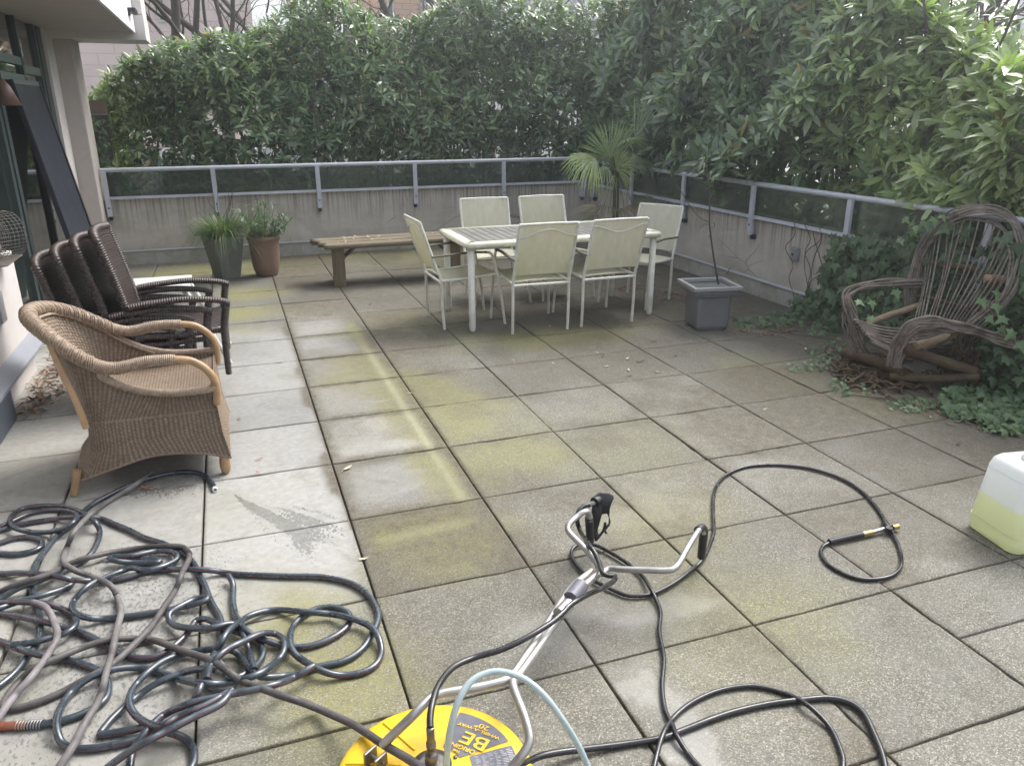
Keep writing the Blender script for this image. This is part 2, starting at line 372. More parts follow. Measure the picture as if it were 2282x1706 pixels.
def paver(x0, x1, y0, y1, nd, i):
    g = .0036; b = .004
    r = np.random.default_rng(i)
    xs = np.r_[x0+g, x0+g+b, np.linspace(x0+g+b, x1-g-b, nd)[1:-1], x1-g-b, x1-g]
    ys = np.r_[y0+g, y0+g+b, np.linspace(y0+g+b, y1-g-b, nd)[1:-1], y1-g-b, y1-g]
    X, Y = np.meshgrid(xs, ys, indexing='ij'); Z = np.zeros_like(X)
    Z[0, :] = Z[-1, :] = -.003; Z[:, 0] = Z[:, -1] = -.003
    cx, cy = (x0+x1)/2, (y0+y1)/2
    tx, ty, tz = r.normal(0, .0012), r.normal(0, .0012), r.normal(0, .0010)
    Z += tz+(X-cx)*tx*2+(Y-cy)*ty*2-.002
    # chipped corners
    Z -= .004*sstep(.62, .8, fbm(np.c_[X.ravel()*9, Y.ravel()*9, np.full(X.size, i*3.1)], 2)).reshape(X.shape)*((X < x0+.02) | (X > x1-.02) | (Y < y0+.02) | (Y > y1-.02))
    m = len(xs); k = len(ys); P = np.stack([X, Y, Z], -1).reshape(-1, 3)
    I = np.arange(m*k).reshape(m, k)
    F = np.stack([I[:-1, :-1], I[1:, :-1], I[1:, 1:], I[:-1, 1:]], -1).reshape(-1, 4)
    # skirt
    ring = np.r_[I[:, 0], I[-1, 1:], I[-2::-1, -1], I[0, -2:0:-1]]
    S = P[ring].copy(); S[:, 2] = -.03; n0 = len(P); P = np.r_[P, S]
    a = ring; b2 = np.roll(ring, -1); c = n0+np.arange(len(ring)); d = np.roll(c, -1)
    F = np.r_[F, np.stack([a, c, d, b2], 1)]
    return P, F
Ps, Fs, nn = [], [], 0; idx = 0
for ix in range(-2, 9):
    x0, x1 = ix*.61, min((ix+1)*.61, XW-.012)
    if x1-x0 < .05: continue
    js = [k*.61 for k in range(-6, 11)]
    if x0 > 2.4: js = [-3.96, -3.35, -2.74, -2.13]+[k*.61 for k in range(-3, 11)]
    js = [j for j in js if j < YW-.1]+[YW-.012]
    for y0, y1 in zip(js[:-1], js[1:]):
        if y1 < -3.0: continue
        nd = 56 if (y0 < .9 and ix < 4) else 30
        P, F = paver(x0, x1, y0, y1, nd, idx); idx += 1
        Ps.append(P); Fs.append(F+nn); nn += len(P)
P = np.concatenate(Ps); F = np.concatenate(Fs)
cl, gr, br, we, spl_ = stains(P[:, :2])
tn = np.concatenate([np.full(len(p), np.random.default_rng(k+100).normal(0, .06)) for k, p in enumerate(Ps)])
fx = np.abs((P[:, 0]/.61+.5) % 1-.5)*.61; fy = np.abs((P[:, 1]/.61+.5) % 1-.5)*.61; lowv = P[:, 2] < -.0048
br = np.maximum(br, .9*np.exp(-(np.minimum(fx, fy)/.006)**2)); cl = cl*(1-.8*np.exp(-(np.minimum(fx, fy)/.006)**2))
cl = np.clip(cl+tn*(cl > .3)*.5, 0, 1); br = np.clip(br+np.abs(tn)*2.6*(cl < .4), 0, 1)
o = link_mesh('terrace_paving', P, F, M_PAV, smooth=False, col=np.c_[cl, gr, br, we], uv=np.c_[spl_, tn*3.0]); tag(o, kind='structure')
mb = MB(); mb.box((-1.9, -6, -.06), (XW-.02, YW-.02, -.022)); tag(mb.build('terrace_base', M_JOINT), kind='structure')
# ground beyond the parapets: street level
M_STREET = simple('street_asphalt', (.30, .29, .28), .85, var=.15, scale=3)
mb = MB(); mb.box((-29, -11, -1.3), (43, 33, -1.2)); tag(mb.build('street_ground', M_STREET), kind='structure')
M_SOIL = simple('soil', (.06, .045, .03), .95, var=.4, scale=20, bump=.5, bscale=30)
mb = MB(); mb.box((-1.6, YW+.24, -.6), (XW+2.2, YW+1.9, -.05)); mb.box((XW+.24, -6, -.6), (XW+2.2, YW+.24, -.05)); tag(mb.build('planting_bed', M_SOIL), kind='structure')

# ================================================================ parapet walls
def mat_render():
    n = NT('stained_render', .85, .3); co = n.coord(); x = n.xyz(co)
    nz = n.noise(co, 3, 6, .65)
    c = n.ramp(nz, [(.3, (.45, .415, .365)), (.5, (.53, .495, .44)), (.72, (.57, .535, .48))])
    # runs of dirt below the coping
    st = n.noise(n.maps(co, (38, 38, 1.1)), 1, 4, .6); top = n.ramp(x[2], [(.30, 0.0), (.72, 1.0)])
    c = n.mix(n.math('MULTIPLY', n.ramp(st, [(.46, 0.0), (.66, 1.0)]), n.math('MULTIPLY', top, .8), True), c, (.12, .10, .07))
    bot = n.ramp(n.math('ADD', x[2], n.math('MULTIPLY', nz, .25)), [(.18, 1.0), (.42, 0.0)])
    c = n.mix(n.math('MULTIPLY', bot, .55), c, (.19, .17, .085))
    c = n.mix(n.ramp(n.noise(co, 34, 3, .8), [(.66, 0.0), (.74, .6)]), c, (.08, .065, .05))
    c = n.mix(n.ramp(n.noise(n.maps(co, (1, 1, 6)), 1.4, 5, .6), [(.52, 0.0), (.7, .35)]), c, (.40, .32, .24))
    ck = n.voro(n.mix(.12, n.maps(co, (1, 1, 2.2)), n.n.new('ShaderNodeTexNoise').outputs[1]), 1.1, 'DISTANCE_TO_EDGE'); c = n.mix(n.math('MULTIPLY', n.ramp(ck, [(.0, 1.0), (.008, 0.0)]), n.ramp(n.noise(co, 1.7, 3), [(.5, 0.0), (.6, .75)])), c, (.09, .075, .06))
    c = n.mix(n.ramp(n.noise(co, .9, 6, .7, 1.5), [(.5, 0.0), (.7, .5)]), c, (.27, .255, .20))
    n.base(c); n.bump(n.noise(co, 25, 6, .65), .35, .006); return n.m
M_REND = mat_render()
M_CURB = simple('curb_paint', (.44, .43, .40), .7, var=.08, scale=4, bump=.15, dirt=(.17, .16, .08), dirtamt=.5, dscale=6)
M_ALU = simple('painted_metal', (.52, .545, .60), .34, var=.05, scale=5, spec=.6, dirt=(.22, .21, .16), dirtamt=.22, dscale=8)
def mat_glass():
    n = NT('rail_glass', .04, .5); b = n.b
    n.base((.30, .40, .34)); b.inputs['Transmission Weight'].default_value = .94; b.inputs['IOR'].default_value = 1.45
    co = n.coord(); c = n.ramp(n.noise(n.maps(co, (1, 1, 1)), 2.2, 5, .6), [(.35, (.30, .38, .33)), (.65, (.45, .53, .47))]); n.base(c)
    st = n.noise(n.maps(co, (30, 30, 1.5)), 1, 3, .6); n.set('Roughness', n.ramp(st, [(.4, .04), (.8, .22)]))
    return n.m
M_GLASS = mat_glass()
M_BOLT = simple('bolt_dark', (.02, .02, .022), .5)

pw = wroot('parapet_wall', (2, YW, 0), 'long stained beige parapet wall behind the bench and the dining set', 'wall')
mb = MB(); mb.box((-1.06, YW, -1.2), (XW+.22, YW+.22, .745)); mb.build('wall_face', M_REND, pw)
mb = MB(); mb.bbox((-1.05, YW-.035, -.03), (XW-.036, YW-.002, .155), .006); mb.build('curb', M_CURB, pw)
mb = MB(); mb.bbox((-1.05, YW-.05, .156), (XW-.052, YW-.003, .166), .002); mb.build('flashing', M_ALU, pw)
pr_ = wroot('parapet_wall', (XW, 2, 0), 'beige parapet wall on the right, half hidden by ivy and the twig chair', 'wall')
mb = MB(); mb.box((XW, -6, -1.2), (XW+.22, YW-.001, .72)); mb.build('wall_face', M_REND, pr_)
mb = MB(); mb.bbox((XW-.035, -6, -.03), (XW-.002, YW-.04, .15), .006); mb.build('curb', M_CURB, pr_)
mb = MB(); mb.bbox((XW-.05, -6, .151), (XW-.003, YW-.055, .161), .002); mb.build('flashing', M_ALU, pr_)

def railing(a, bq, posts, zt, zl, label, inn):
    """a -> bq along the wall; inn = inward normal"""
    a = V(*a, 0); bq = V(*bq, 0); d = (bq-a); L = np.linalg.norm(d); d /= L; inn = V(*inn, 0)
    r = wroot('glass_railing', tuple((a+bq)/2), label, 'railing')
    up = V(0, 0, 1)
    def bx(mb, s0, s1, n0, n1, z0, z1):
        c = [a+d*s+inn*q+up*z for z in (z0, z1) for (s, q) in ((s0, n0), (s1, n0), (s1, n1), (s0, n1))]
        fl = [(0,3,2,1),(4,5,6,7),(0,1,5,4),(1,2,6,5),(2,3,7,6),(3,0,4,7)]
        if np.cross(d, inn)[2] < 0: fl = [f[::-1] for f in fl]
        mb.add(np.array(c), fl, uv=np.array(c), smooth=False)
    mb = MB(); mb.tube([a+d*s+up*zt+inn*.028 for s in np.linspace(-.0, L, 14)], .0235, 14); mb.build('top_rail', M_ALU, r)
    mb = MB(); bx(mb, 0, L, .006, .046, zl-.014, zl+.014); bx(mb, 0, L, .046, .056, zl-.014, zl-.006); mb.build('bottom_rail', M_ALU, r)
    for s in posts:
        mb = MB(); bx(mb, s-.025, s+.025, .057, .082, .565, zt-.012); bx(mb, s-.0251, s-.020, .005, .057, .57, .70); p = mb.build('post', M_ALU, r)
        mb = MB(); q = a+d*s+inn*.082+up*.66; mb.lathe([(.0095, 0), (.0095, .004)], seg=12, M=Matrix.Translation(Vector(q)) @ Vector(inn).to_track_quat('Z', 'Y').to_matrix().to_4x4())
        o = mb.build('bolt', M_BOLT, p); o.matrix_parent_inverse = Matrix()
        # built in world coords relative to the root: p sits at the root's origin, so shift by nothing
        mb = MB(); bx(mb, s-.017, s+.017, -.001, .05, .52, .562); mb.build('bracket', M_BOLT, r)
    ps = [0]+list(posts)+[L]
    for s0, s1 in zip(ps[:-1], ps[1:]):
        if s1-s0 < .12: continue
        mb = MB(); bx(mb, s0+.006, s1-.006, .022, .030, zl+.0145, zt-.026); mb.build('glass_pane', M_GLASS, r)
    return r
_ow = MB.build
def _build_sub(self, name, mat, parent=None, M=None, smooth=None):
    """sub-parts of a part whose root holds world coordinates"""
    if parent is not None and not parent.get('_world') and parent.parent is not None and parent.parent.get('_world'):
        Mi = parent.parent.matrix_basis.inverted(); self.v = [np.array([(Mi @ Vector(p))[:] for p in v]) for v in self.v]
    return _ow(self, name, mat, parent, M, smooth)
MB.build = _build_sub
railing((-1.045, YW-.005), (XW-.10, YW-.005), [.03, 1.17, 2.35, 3.545, 4.725, 5.87], 1.068, .765, 'grey metal railing with glass panes along the back wall', (0, -1))
railing((XW, YW-.10), (XW, -6.0), [.10, 1.20, 2.38, 3.60, 4.85, 6.1, 7.3, 8.5, 9.7, 11.0], 1.030, .73, 'grey metal railing with glass panes under the overhanging right hedge', (-1, 0))

# outlet boxes on the walls
M_BOX = simple('grey_box', (.28, .285, .30), .5, var=.1)
def outlet(c, inn, label):
    c = V(*c); r = wroot('outlet_box', tuple(c), label, 'outlet box'); n_ = V(*inn, 0); t_ = np.cross(V(0, 0, 1), n_)
    Mx = Matrix(((t_[0], n_[0], 0, c[0]), (t_[1], n_[1], 0, c[1]), (t_[2], 0, 1, c[2]), (0, 0, 0, 1)))
    mb = MB(); mb.bbox((-.045, 0, -.06), (.045, .03, .06), .006, Mx); mb.build('box', M_BOX, r)
    mb = MB(); mb.bbox((-.034, .031, -.045), (.034, .042, .048), .005, Mx); mb.build('cover', M_BOX, r)
    mb = MB(); mb.bbox((-.008, .043, -.012), (.010, .050, .010), .002, Mx); mb.build('latch', M_BOLT, r)
p = OY(1099, 449, YW); outlet((p[0], YW, p[2]), (0, -1), 'small grey outlet box on the back wall above the dining table')
p = OX(1775, 566, XW); outlet((XW, p[1], p[2]), (-1, 0), 'small grey outlet box on the right wall left of the ivy')
# ================================================================ the building on the left
M_STUC = simple('smooth_stucco', (.46, .42, .385), .8, var=.06, scale=3, bump=.2, bscale=18, dirt=(.20, .17, .13), dirtamt=.22, dscale=3)
M_STUC2 = simple('pale_stucco', (.62, .585, .56), .75, var=.05, scale=3, bump=.2, bscale=18, dirt=(.3, .27, .24), dirtamt=.15, dscale=3)
M_FASC = simple('white_fascia', (.78, .78, .80), .6, var=.03, scale=2, dirt=(.4, .4, .4), dirtamt=.15)
M_FRAME = simple('dark_green_frame', (.045, .062, .060), .4, var=.12, spec=.5)
M_FRAME2 = simple('green_grey_transom', (.14, .18, .165), .45, var=.1)
M_PLINTH = simple('blue_grey_flashing', (.085, .10, .125), .5, var=.12, scale=6)
M_FLASH = simple('pale_flashing', (.30, .31, .35), .4, var=.08)
def mat_window():
    n = NT('window_glass', .03, .6); n.base((.018, .028, .027)); n.set('Roughness', n.ramp(n.noise(n.coord(), 6, 4), [(.4, .02), (.8, .10)])); n.b.inputs['Coat Weight'].default_value = .6; n.b.inputs['Specular IOR Level'].default_value = .8; return n.m
M_WIN = mat_window()
bl = wroot('building', (-1.4, 2, 0), 'beige building on the left with dark glazed doors, a square pillar and a deep overhang', 'building')
# low wall near the camera
mb = MB(); mb.bbox((-1.30, -6, .0), (-1.12, 2.22, .835), .006); lw = mb.build('low_wall', M_STUC2, bl)
mb = MB(); mb.add(np.array([(-1.119, -6, .275), (-1.119, 2.30, .275), (-1.045, 2.30, .205), (-1.045, -6, .205), (-1.045, 2.30, .185), (-1.045, -6, .185), (-1.119, 2.30, .185), (-1.119, -6, .185)], float),
             [(0, 3, 2, 1), (3, 5, 4, 2), (5, 7, 6, 4), (0, 1, 6, 7), (1, 2, 4, 6), (0, 7, 5, 3)], smooth=False); mb.build('sloped_flashing', M_FLASH, bl)
mb = MB(); mb.box((-1.118, -6, 0.0), (-1.048, 1.25, .184)); mb.build('plinth', M_PLINTH, bl)
mb = MB(); mb.bbox((-1.118, 1.55, .50), (-1.085, 1.66, .68), .004); mb.build('vent_cover', M_BOX, bl)
# glazing
XG = -1.262
fr = MB()
for (y0, y1) in [(2.22, 2.34), (3.30, 3.38), (3.44, 3.53), (4.44, 4.50), (5.20, 5.28), (5.34, 5.54)]:
    fr.box((XG-.06, y0, 0.02), (XG, y1, 2.45))
fr.build('door_frame', M_FRAME, bl)
tr = MB()
for (a, b) in ((2.341, 3.299), (3.531, 4.439)): tr.box((XG-.055, a, 2.06), (XG-.004, b, 2.125)); tr.box((XG-.055, a, 1.93), (XG-.002, b, 1.985))
tr.box((XG-.055, 4.501, 2.00), (XG-.004, 5.199, 2.07)); tr.build('transom', M_FRAME2, bl)
si = MB(); si.box((XG-.08, 2.221, -.02), (XG+.03, 5.53, .019)); si.build('door_sill', M_FLASH, bl)
for (y0, y1) in [(2.341, 3.299), (3.531, 4.439), (4.501, 5.199)]:
    mb = MB(); mb.box((XG-.04, y0, .02), (XG-.03, y1, 2.45)); mb.build('glass_pane', M_WIN, bl)
mb = MB(); mb.box((XG-.045, 5.281, .02), (XG-.03, 5.339, 2.45)); mb.build('glass_pane', M_WIN, bl)
# inside: a dark room with pale curtain behind the glass is not seen; a solid back wall closes it
mb = MB(); mb.box((-5.2, -6, -.02), (-1.42, 6.4, 2.45)); mb.build('room_core', simple('dark_interior', (.03, .03, .03), .9), bl)
# pillar
pz = wroot
mb = MB(); mb.bbox((-1.42, 5.541, -.02), (-1.235, 5.925, 2.45), .003); mb.build('wall_return', M_STUC2, bl)
mb = MB(); mb.bbox((-1.40, 5.926, -.02), (-1.062, 6.40, 2.45), .018); mb.build('pillar', M_STUC, bl)
# overhang
mb = MB(); mb.box((-5.3, -9, 2.455), (-.475, 6.55, 3.4)); mb.build('overhang_slab', M_STUC, bl)
mb = MB(); mb.bbox((-.473, -9, 2.45), (-.450, 5.895, 3.4), .003); mb.build('fascia', M_FASC, bl)
mb = MB(); mb.bbox((-1.60, 5.90, 2.385), (-.355, 6.5, 2.620), .004); mb.bbox((-1.60, 5.903, 2.626), (-.36, 6.5, 3.42), .004); mb.build('edge_beam', M_STUC2, bl)
mb = MB(); p = OY(285, 3, 5.4); mb.bbox((-.449, 5.35, 2.60), (-.38, 5.62, 2.635), .004); mb.bbox((-.449, 5.35, 2.565), (-.43, 5.40, 2.60), .003); mb.build('scupper', M_BOLT, bl)

# leaning dark panel
M_NAVY = simple('dark_navy_laminate', (.018, .021, .034), .42, var=.12, scale=5, spec=.5, dirt=(.1, .1, .11), dirtamt=.1, dscale=20)
M_NEDGE = simple('grey_green_edge', (.11, .13, .125), .45, var=.1)
pn = wroot('leaning_panel', (-1.1, 4.4, 0), 'tall narrow dark navy panel leaning against the glazed doors beside the pillar', 'panel')
A = OX(25, 176, -1.22); B = OX(86, 183, -1.22)            # top corners
C_ = OX(152, 530, -1.10); D_ = OX(209, 517, -1.10)        # points lower down
A, B, C_, D_ = V(-1.235, 3.80, 1.93), V(-1.235, 4.72, 1.93), None, None
A = OX(25, 176, -1.235); B = OX(86, 183, -1.235)
l = OX(157, 535, -1.0); r_ = OX(207, 517, -1.0)
bl_ = A+(l-A)*1.42; br_ = B+(r_-B)*1.42
nrm = np.cross(B-A, bl_-A); nrm /= np.linalg.norm(nrm); nrm *= np.sign(nrm[0])
def quadslab(mb, a, b, c, d, n_, t0, t1):
    P = [a+n_*t0, b+n_*t0, c+n_*t0, d+n_*t0, a+n_*t1, b+n_*t1, c+n_*t1, d+n_*t1]
    mb.add(np.array(P), [(0,3,2,1),(4,5,6,7),(0,1,5,4),(1,2,6,5),(2,3,7,6),(3,0,4,7)], uv=np.array(P), smooth=False)
mb = MB(); quadslab(mb, A, bl_, br_, B, nrm, -.03, 0); mb.build('board', M_NAVY, pn)
mb = MB(); e = .02
quadslab(mb, A, A+(bl_-A)*.02, B+(br_-B)*.02, B, nrm, .0015, .006); mb.build('top_edge', M_NEDGE, pn)
mb = MB(); sw = (B-A)*.05; quadslab(mb, B-sw*.9, br_-sw*.9, br_, B, nrm, .0015, .012); quadslab(mb, A, bl_, bl_+sw*.4, A+sw*.4, nrm, .0015, .008); mb.build('side_edge', M_BOLT, pn)

# mesh heater standing on the low wall and the brown cone over it
M_WMESH = simple('woven_wire', (.12, .105, .09), .6, var=.3, scale=30)
M_WHITE = simple('white_plastic', (.80, .79, .76), .45, var=.04)
hx = wroot('mesh_lantern', (-1.12, 1.75, .84), 'woven wire lantern with a white disc standing on top of the low wall', 'lantern')
def mesh_cyl(mb, c0, c1, ra, rb, nl, nr, r=.0022):
    c0 = V(*c0); c1 = V(*c1); d = c1-c0; L = np.linalg.norm(d); d /= L
    a = np.cross(d, V(0, 0, 1)); a /= np.linalg.norm(a); b = np.cross(d, a)
    for k in range(nl):
        t = 2*PI*k/nl; o1 = a*cos(t)*ra+b*sin(t)*rb; mb.tube([c0+o1, c1+o1], r, 4, caps=False)
    for k in range(nr):
        c = c0+d*L*k/(nr-1); mb.tube([c+a*cos(t)*ra+b*sin(t)*rb for t in np.linspace(0, 2*PI, 25)[:-1]], r*1.2, 4, closed=True)
mb = MB(); mesh_cyl(mb, (-1.26, 1.62, .985), (-1.03, 1.90, .985), .138, .138, 38, 14, .0014); mesh_cyl(mb, (-1.26, 1.62, .985), (-1.09, 1.83, .985), .10, .10, 24, 10, .0013); mb.build('wire_body', M_WMESH, hx)
mb = MB(); c = V(-1.0622, 1.835, .955); dv = Vector((.10, .33, 0)).normalized(); Mx = Matrix.Translation(Vector((-1.085, 1.80, .985))) @ Vector((.85, .25, .1)).normalized().to_track_quat('Z', 'Y').to_matrix().to_4x4()
mb.lathe([(.0, -.004), (.085, -.004), (.09, 0), (.085, .004), (0, .004)], seg=32, M=Mx); mb.build('white_disc', M_WHITE, hx)
mb = MB(); mb.bbox((-1.27, 1.55, .838), (-1.0, 1.95, .846), .002); mb.build('foot_plate', M_WMESH, hx)
M_CONE = simple('brown_wood_shade', (.11, .065, .045), .5, var=.2)
ch = wroot('wall_lamp', (-1.2, 2.6, 1.8), 'brown cone shaped lamp shade at the left edge, above the mesh lantern', 'lamp')
p = OX(10, 215, -1.12)
mb = MB(); mb.lathe([(.02, .17), (.05, .12), (.095, 0.0), (.088, 0.0), (.04, .11), (.02, .15)], c=(p[0], p[1], p[2]-.06), seg=28); mb.build('shade', M_CONE, ch)
mb = MB(); mb.tube([(p[0], p[1], p[2]+.10), (p[0], p[1], p[2]+.16), (p[0]-.09, p[1], p[2]+.18), (-1.297, p[1], p[2]+.18)], .008, 8); mb.build('arm', M_BOLT, ch)

# dark timber screen with ivy behind the pillar
M_TIMB = simple('dark_timber', (.075, .062, .055), .8, var=.25, scale=9)
tf = wroot('timber_screen', (-1.02, 6.85, 0), 'narrow brown timber screen standing behind the pillar, with ivy on it', 'screen')
mb = MB(); mb.box((-1.14, 6.78, -.5), (-.955, 6.84, 1.64)); mb.build('board', M_TIMB, tf)
mb = MB(); mb.box((-1.16, 6.74, 1.66), (-.935, 6.86, 1.80)); mb.build('cap', simple('brown_cap', (.16, .12, .09), .7), tf)
mb = MB(); mb.box((-1.15, 6.765, 1.642), (-.945, 6.85, 1.658)); mb.build('trim', M_FLASH, tf)
# ================================================================ foliage generators
def mat_leaf(name, rough=.36, trans=.25, spec=.5):
    n = NT(name, rough, spec); a = n.attr('tint', 'Color'); co = n.coord()
    c = n.mix(n.ramp(n.noise(co, 40, 3), [(.3, 0.0), (.7, .28)]), a, (.02, .03, .01)); n.base(c)
    tr = n.n.new('ShaderNodeBsdfTranslucent'); n.l.new(n.mix(1.0, a, (1.0, 1.15, .55), 'MULTIPLY'), tr.inputs[0])
    mx = n.n.new('ShaderNodeMixShader'); mx.inputs[0].default_value = trans
    n.l.new(n.b.outputs[0], mx.inputs[1]); n.l.new(tr.outputs[0], mx.inputs[2]); n.l.new(mx.outputs[0], n.n['Material Output'].inputs[0]); return n.m
M_LAUREL = mat_leaf('laurel_leaf', .24, .30, .8); M_LEAF = mat_leaf('soft_leaf', .5, .3); M_IVY = mat_leaf('ivy_leaf', .42, .2)
M_BARK = simple('bark', (.085, .07, .055), .9, var=.35, scale=12, bump=.6, bscale=30)
def unit(v): return v/(np.linalg.norm(v, axis=-1, keepdims=True)+1e-12)
def leaves(base, d, nrm, L, W, droop, tint, fold=.25, R=3):
    """every leaf a folded, drooping blade of 3 columns; arrays over n leaves"""
    n = len(base); d = unit(d); s = unit(np.cross(d, nrm)); nn_ = unit(np.cross(s, d))
    ts = np.array([0, .30, .66, 1.0]) if R == 3 else np.array([0, .22, .5, .78, 1.0])
    ws = np.array([.06, .85, .80, .02]) if R == 3 else np.array([.05, .75, 1.0, .72, .02])
    P = []
    for t, w_ in zip(ts, ws):
        c = base+d*(L*t)[:, None]-nn_*(droop*L*t*t)[:, None]
        for k in (-1, 0, 1):
            P.append(c+s*(k*W*w_*.5)[:, None]+nn_*(abs(k)*W*w_*.5*fold)[:, None])
    m = len(ts); P = np.stack(P, 1).reshape(-1, 3)
    q = []
    for i in range(m-1):
        for k in (0, 1): q.append((i*3+k, i*3+k+1, (i+1)*3+k+1, (i+1)*3+k))
    q = np.array(q); F = (np.arange(n)[:, None, None]*(m*3)+q[None]).reshape(-1, 4)
    return P, F, np.repeat(tint, m*3, 0)
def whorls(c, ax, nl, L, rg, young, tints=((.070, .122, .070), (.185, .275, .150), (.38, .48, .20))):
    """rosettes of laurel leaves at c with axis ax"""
    n = len(c); ax = unit(ax)
    idx = np.repeat(np.arange(n), nl); m = len(idx)
    a = unit(np.cross(ax, V(.3, .2, 1)+rg.normal(0, .2, (n, 3)))); b = np.cross(ax, a)
    th = rg.random(m)*2*PI; op = RAD(1)*rg.uniform(28, 84, m)
    st = rg.uniform(-.09, .02, m)
    rad = a[idx]*np.cos(th)[:, None]+b[idx]*np.sin(th)[:, None]
    d = ax[idx]*np.cos(op)[:, None]+rad*np.sin(op)[:, None]
    nr = ax[idx]*np.sin(op)[:, None]-rad*np.cos(op)[:, None]
    nr = unit(nr+rg.normal(0, .25, (m, 3))+V(0, 0, .25))
    base = c[idx]+ax[idx]*st[:, None]+rad*.006
    Ls = L*rg.uniform(.60, 1.15, m)*rg.uniform(.62, 1.22, n)[idx]; W = Ls*rg.uniform(.27, .37, m)
    y = np.clip(young[idx]+rg.normal(0, .13, m), 0, 1)[:, None]
    t0, t1, t2 = map(np.array, tints)
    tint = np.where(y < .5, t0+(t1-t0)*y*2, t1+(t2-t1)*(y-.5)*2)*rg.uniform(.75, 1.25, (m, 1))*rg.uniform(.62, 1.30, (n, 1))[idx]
    dead = rg.random(m) < .012; tint[dead] = V(.34, .27, .07)*rg.uniform(.5, 1.2, (dead.sum(), 1))
    return leaves(base, d, nr, Ls, W, rg.uniform(.1, .55, m), tint)
def hedge(name, label, u0, u1, face, thick, z0, ztop, N, L, rg, stems, young_f, extra=None, keep=None):
    """face(u,z) -> point and outward direction; clusters spread through a crust of the given thickness"""
    u = rg.uniform(u0, u1, N); z = rg.uniform(0, 1, N); zt = ztop(u); z = z0+(zt-z0)*z**.9
    dep = rg.random(N)**1.7*thick
    P, Nn = face(u, z, dep)
    if keep is not None:
        k = keep(u, z, dep, P, rg); P, Nn, z, u, dep, zt = P[k], Nn[k], z[k], u[k], dep[k], zt[k]
    n = len(P)
    tt = np.clip((z-z0)/(zt-z0), 0, 1)
    ax = Nn*(1.0-.5*tt[:, None]**3)+V(0, 0, .45)+V(0, 0, 1)*(tt[:, None]**6)*1.2+rg.normal(0, .45, (n, 3))
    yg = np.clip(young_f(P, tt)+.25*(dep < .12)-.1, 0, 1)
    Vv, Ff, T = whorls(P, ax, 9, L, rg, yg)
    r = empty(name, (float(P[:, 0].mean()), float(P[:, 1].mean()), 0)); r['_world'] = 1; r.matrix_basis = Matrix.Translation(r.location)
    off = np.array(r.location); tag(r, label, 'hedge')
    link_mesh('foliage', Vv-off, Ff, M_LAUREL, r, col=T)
    mb = MB()
    for s in stems: mb.tube(s[0], s[1], 7)
    # twigs reaching the rosettes
    for i in rg.choice(n, min(n, 420), replace=False):
        p = P[i]; q = p-unit(ax[i])*rg.uniform(.15, .4)+V(0, 0, -.15); mb.tube([p, (p+q)/2+rg.normal(0, .02, 3), q], [.002, .003, .005], 4, caps=False)
    mb.build('stems', M_BARK, r)
    return r
rg = np.random.default_rng(11)
def ztop_b(u):
    # measured along the picture: left end low, rising, then tall
    return np.interp(u, [-1.1, -.9, -.55, -.1, .6, 1.1, 1.7, 2.3, 3.0, 3.5, 4.2, 5.0, 6.2], [1.95, 2.15, 2.38, 2.50, 2.52, 2.85, 3.02, 2.82, 2.88, 3.25, 3.05, 3.05, 3.2])+.12*(fbm(np.c_[u*2.2, u*0, u*0], 3)-.5)*2
def face_b(u, z, dep):
    b = .22*(fbm(np.c_[u*1.6, z*1.8, u*0], 3)-.5)*2+.10*np.sin(u*3.1+z*2.0)
    y = 6.72+b+dep+.12*np.maximum(z-2.2, 0)
    # round off the left end
    e = np.clip((-.75-u)/.35, 0, 1); y = y+e**2*.35
    N_ = np.stack([-.55*e-.0*u, -np.ones_like(u), u*0], -1)
    return np.stack([u, y, z], -1), N_
def keep_b(u, z, dep, P, rg):
    # sparse near the bottom, holes
    h = fbm(np.c_[u*2.4, z*2.4, u*0+4], 3)
    pr = sstep(.55, 1.35, z)*.75+.25
    pr = pr*(1-.75*sstep(.62, .72, h)*(z < 1.7))
    pr = np.where(z < .97, .95, pr)
    lim = -1.10+.14*(fbm(np.c_[z*3, z*0, z*0], 2)-.5)*2
    return (rg.random(len(u)) < pr) & (u > lim) & ~((z > .97) & (z < 1.2) & (rg.random(len(u)) < .35))
stems = []
for k in range(16):
    x = -1+k*.46+rg.normal(0, .08); y = 7.15+rg.normal(0, .1)
    for j in range(3):
        p = [V(x, y, -.3)]; d = V(rg.normal(0, .12), rg.normal(0, .1), 1)
        for i in range(6): p.append(p[-1]+d*.40+rg.normal(0, .03, 3))
        stems.append((spline(p, 4), np.linspace(.022, .006, 6*4+1)))
hedge('laurel_hedge', 'laurel hedge behind the long back wall, yellow green at its left end', -1.15, 6.0, face_b, .95, .32, ztop_b, 7400, .132, rg, stems,
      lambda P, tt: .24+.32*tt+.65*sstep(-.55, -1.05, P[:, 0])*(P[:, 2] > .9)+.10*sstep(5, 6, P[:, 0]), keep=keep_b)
def ztop_r(u): return np.interp(u, [-2, .3, .9, 1.5, 2.6, 6, 7], [1.9, 1.95, 2.15, 2.75, 3.35, 3.6, 3.5])
def face_r(u, z, dep):
    b = .28*(fbm(np.c_[u*1.5, z*1.7, u*0+8], 3)-.5)*2+.12*np.sin(u*2.7+z*3)
    x = 5.30+b+dep-.30*np.exp(-((z-1.7)/.7)**2)+.30*sstep(1.05, .8, z)-.42*sstep(.48, .60, fbm(np.c_[u*1.3, u*0, u*0+77], 2))*np.exp(-((z-1.15)/.28)**2)*sstep(1.1, 1.5, u)+.05*np.maximum(u-3.5, 0)
    return np.stack([x, u, z], -1), np.stack([-np.ones_like(u), -.35+u*0, u*0], -1)
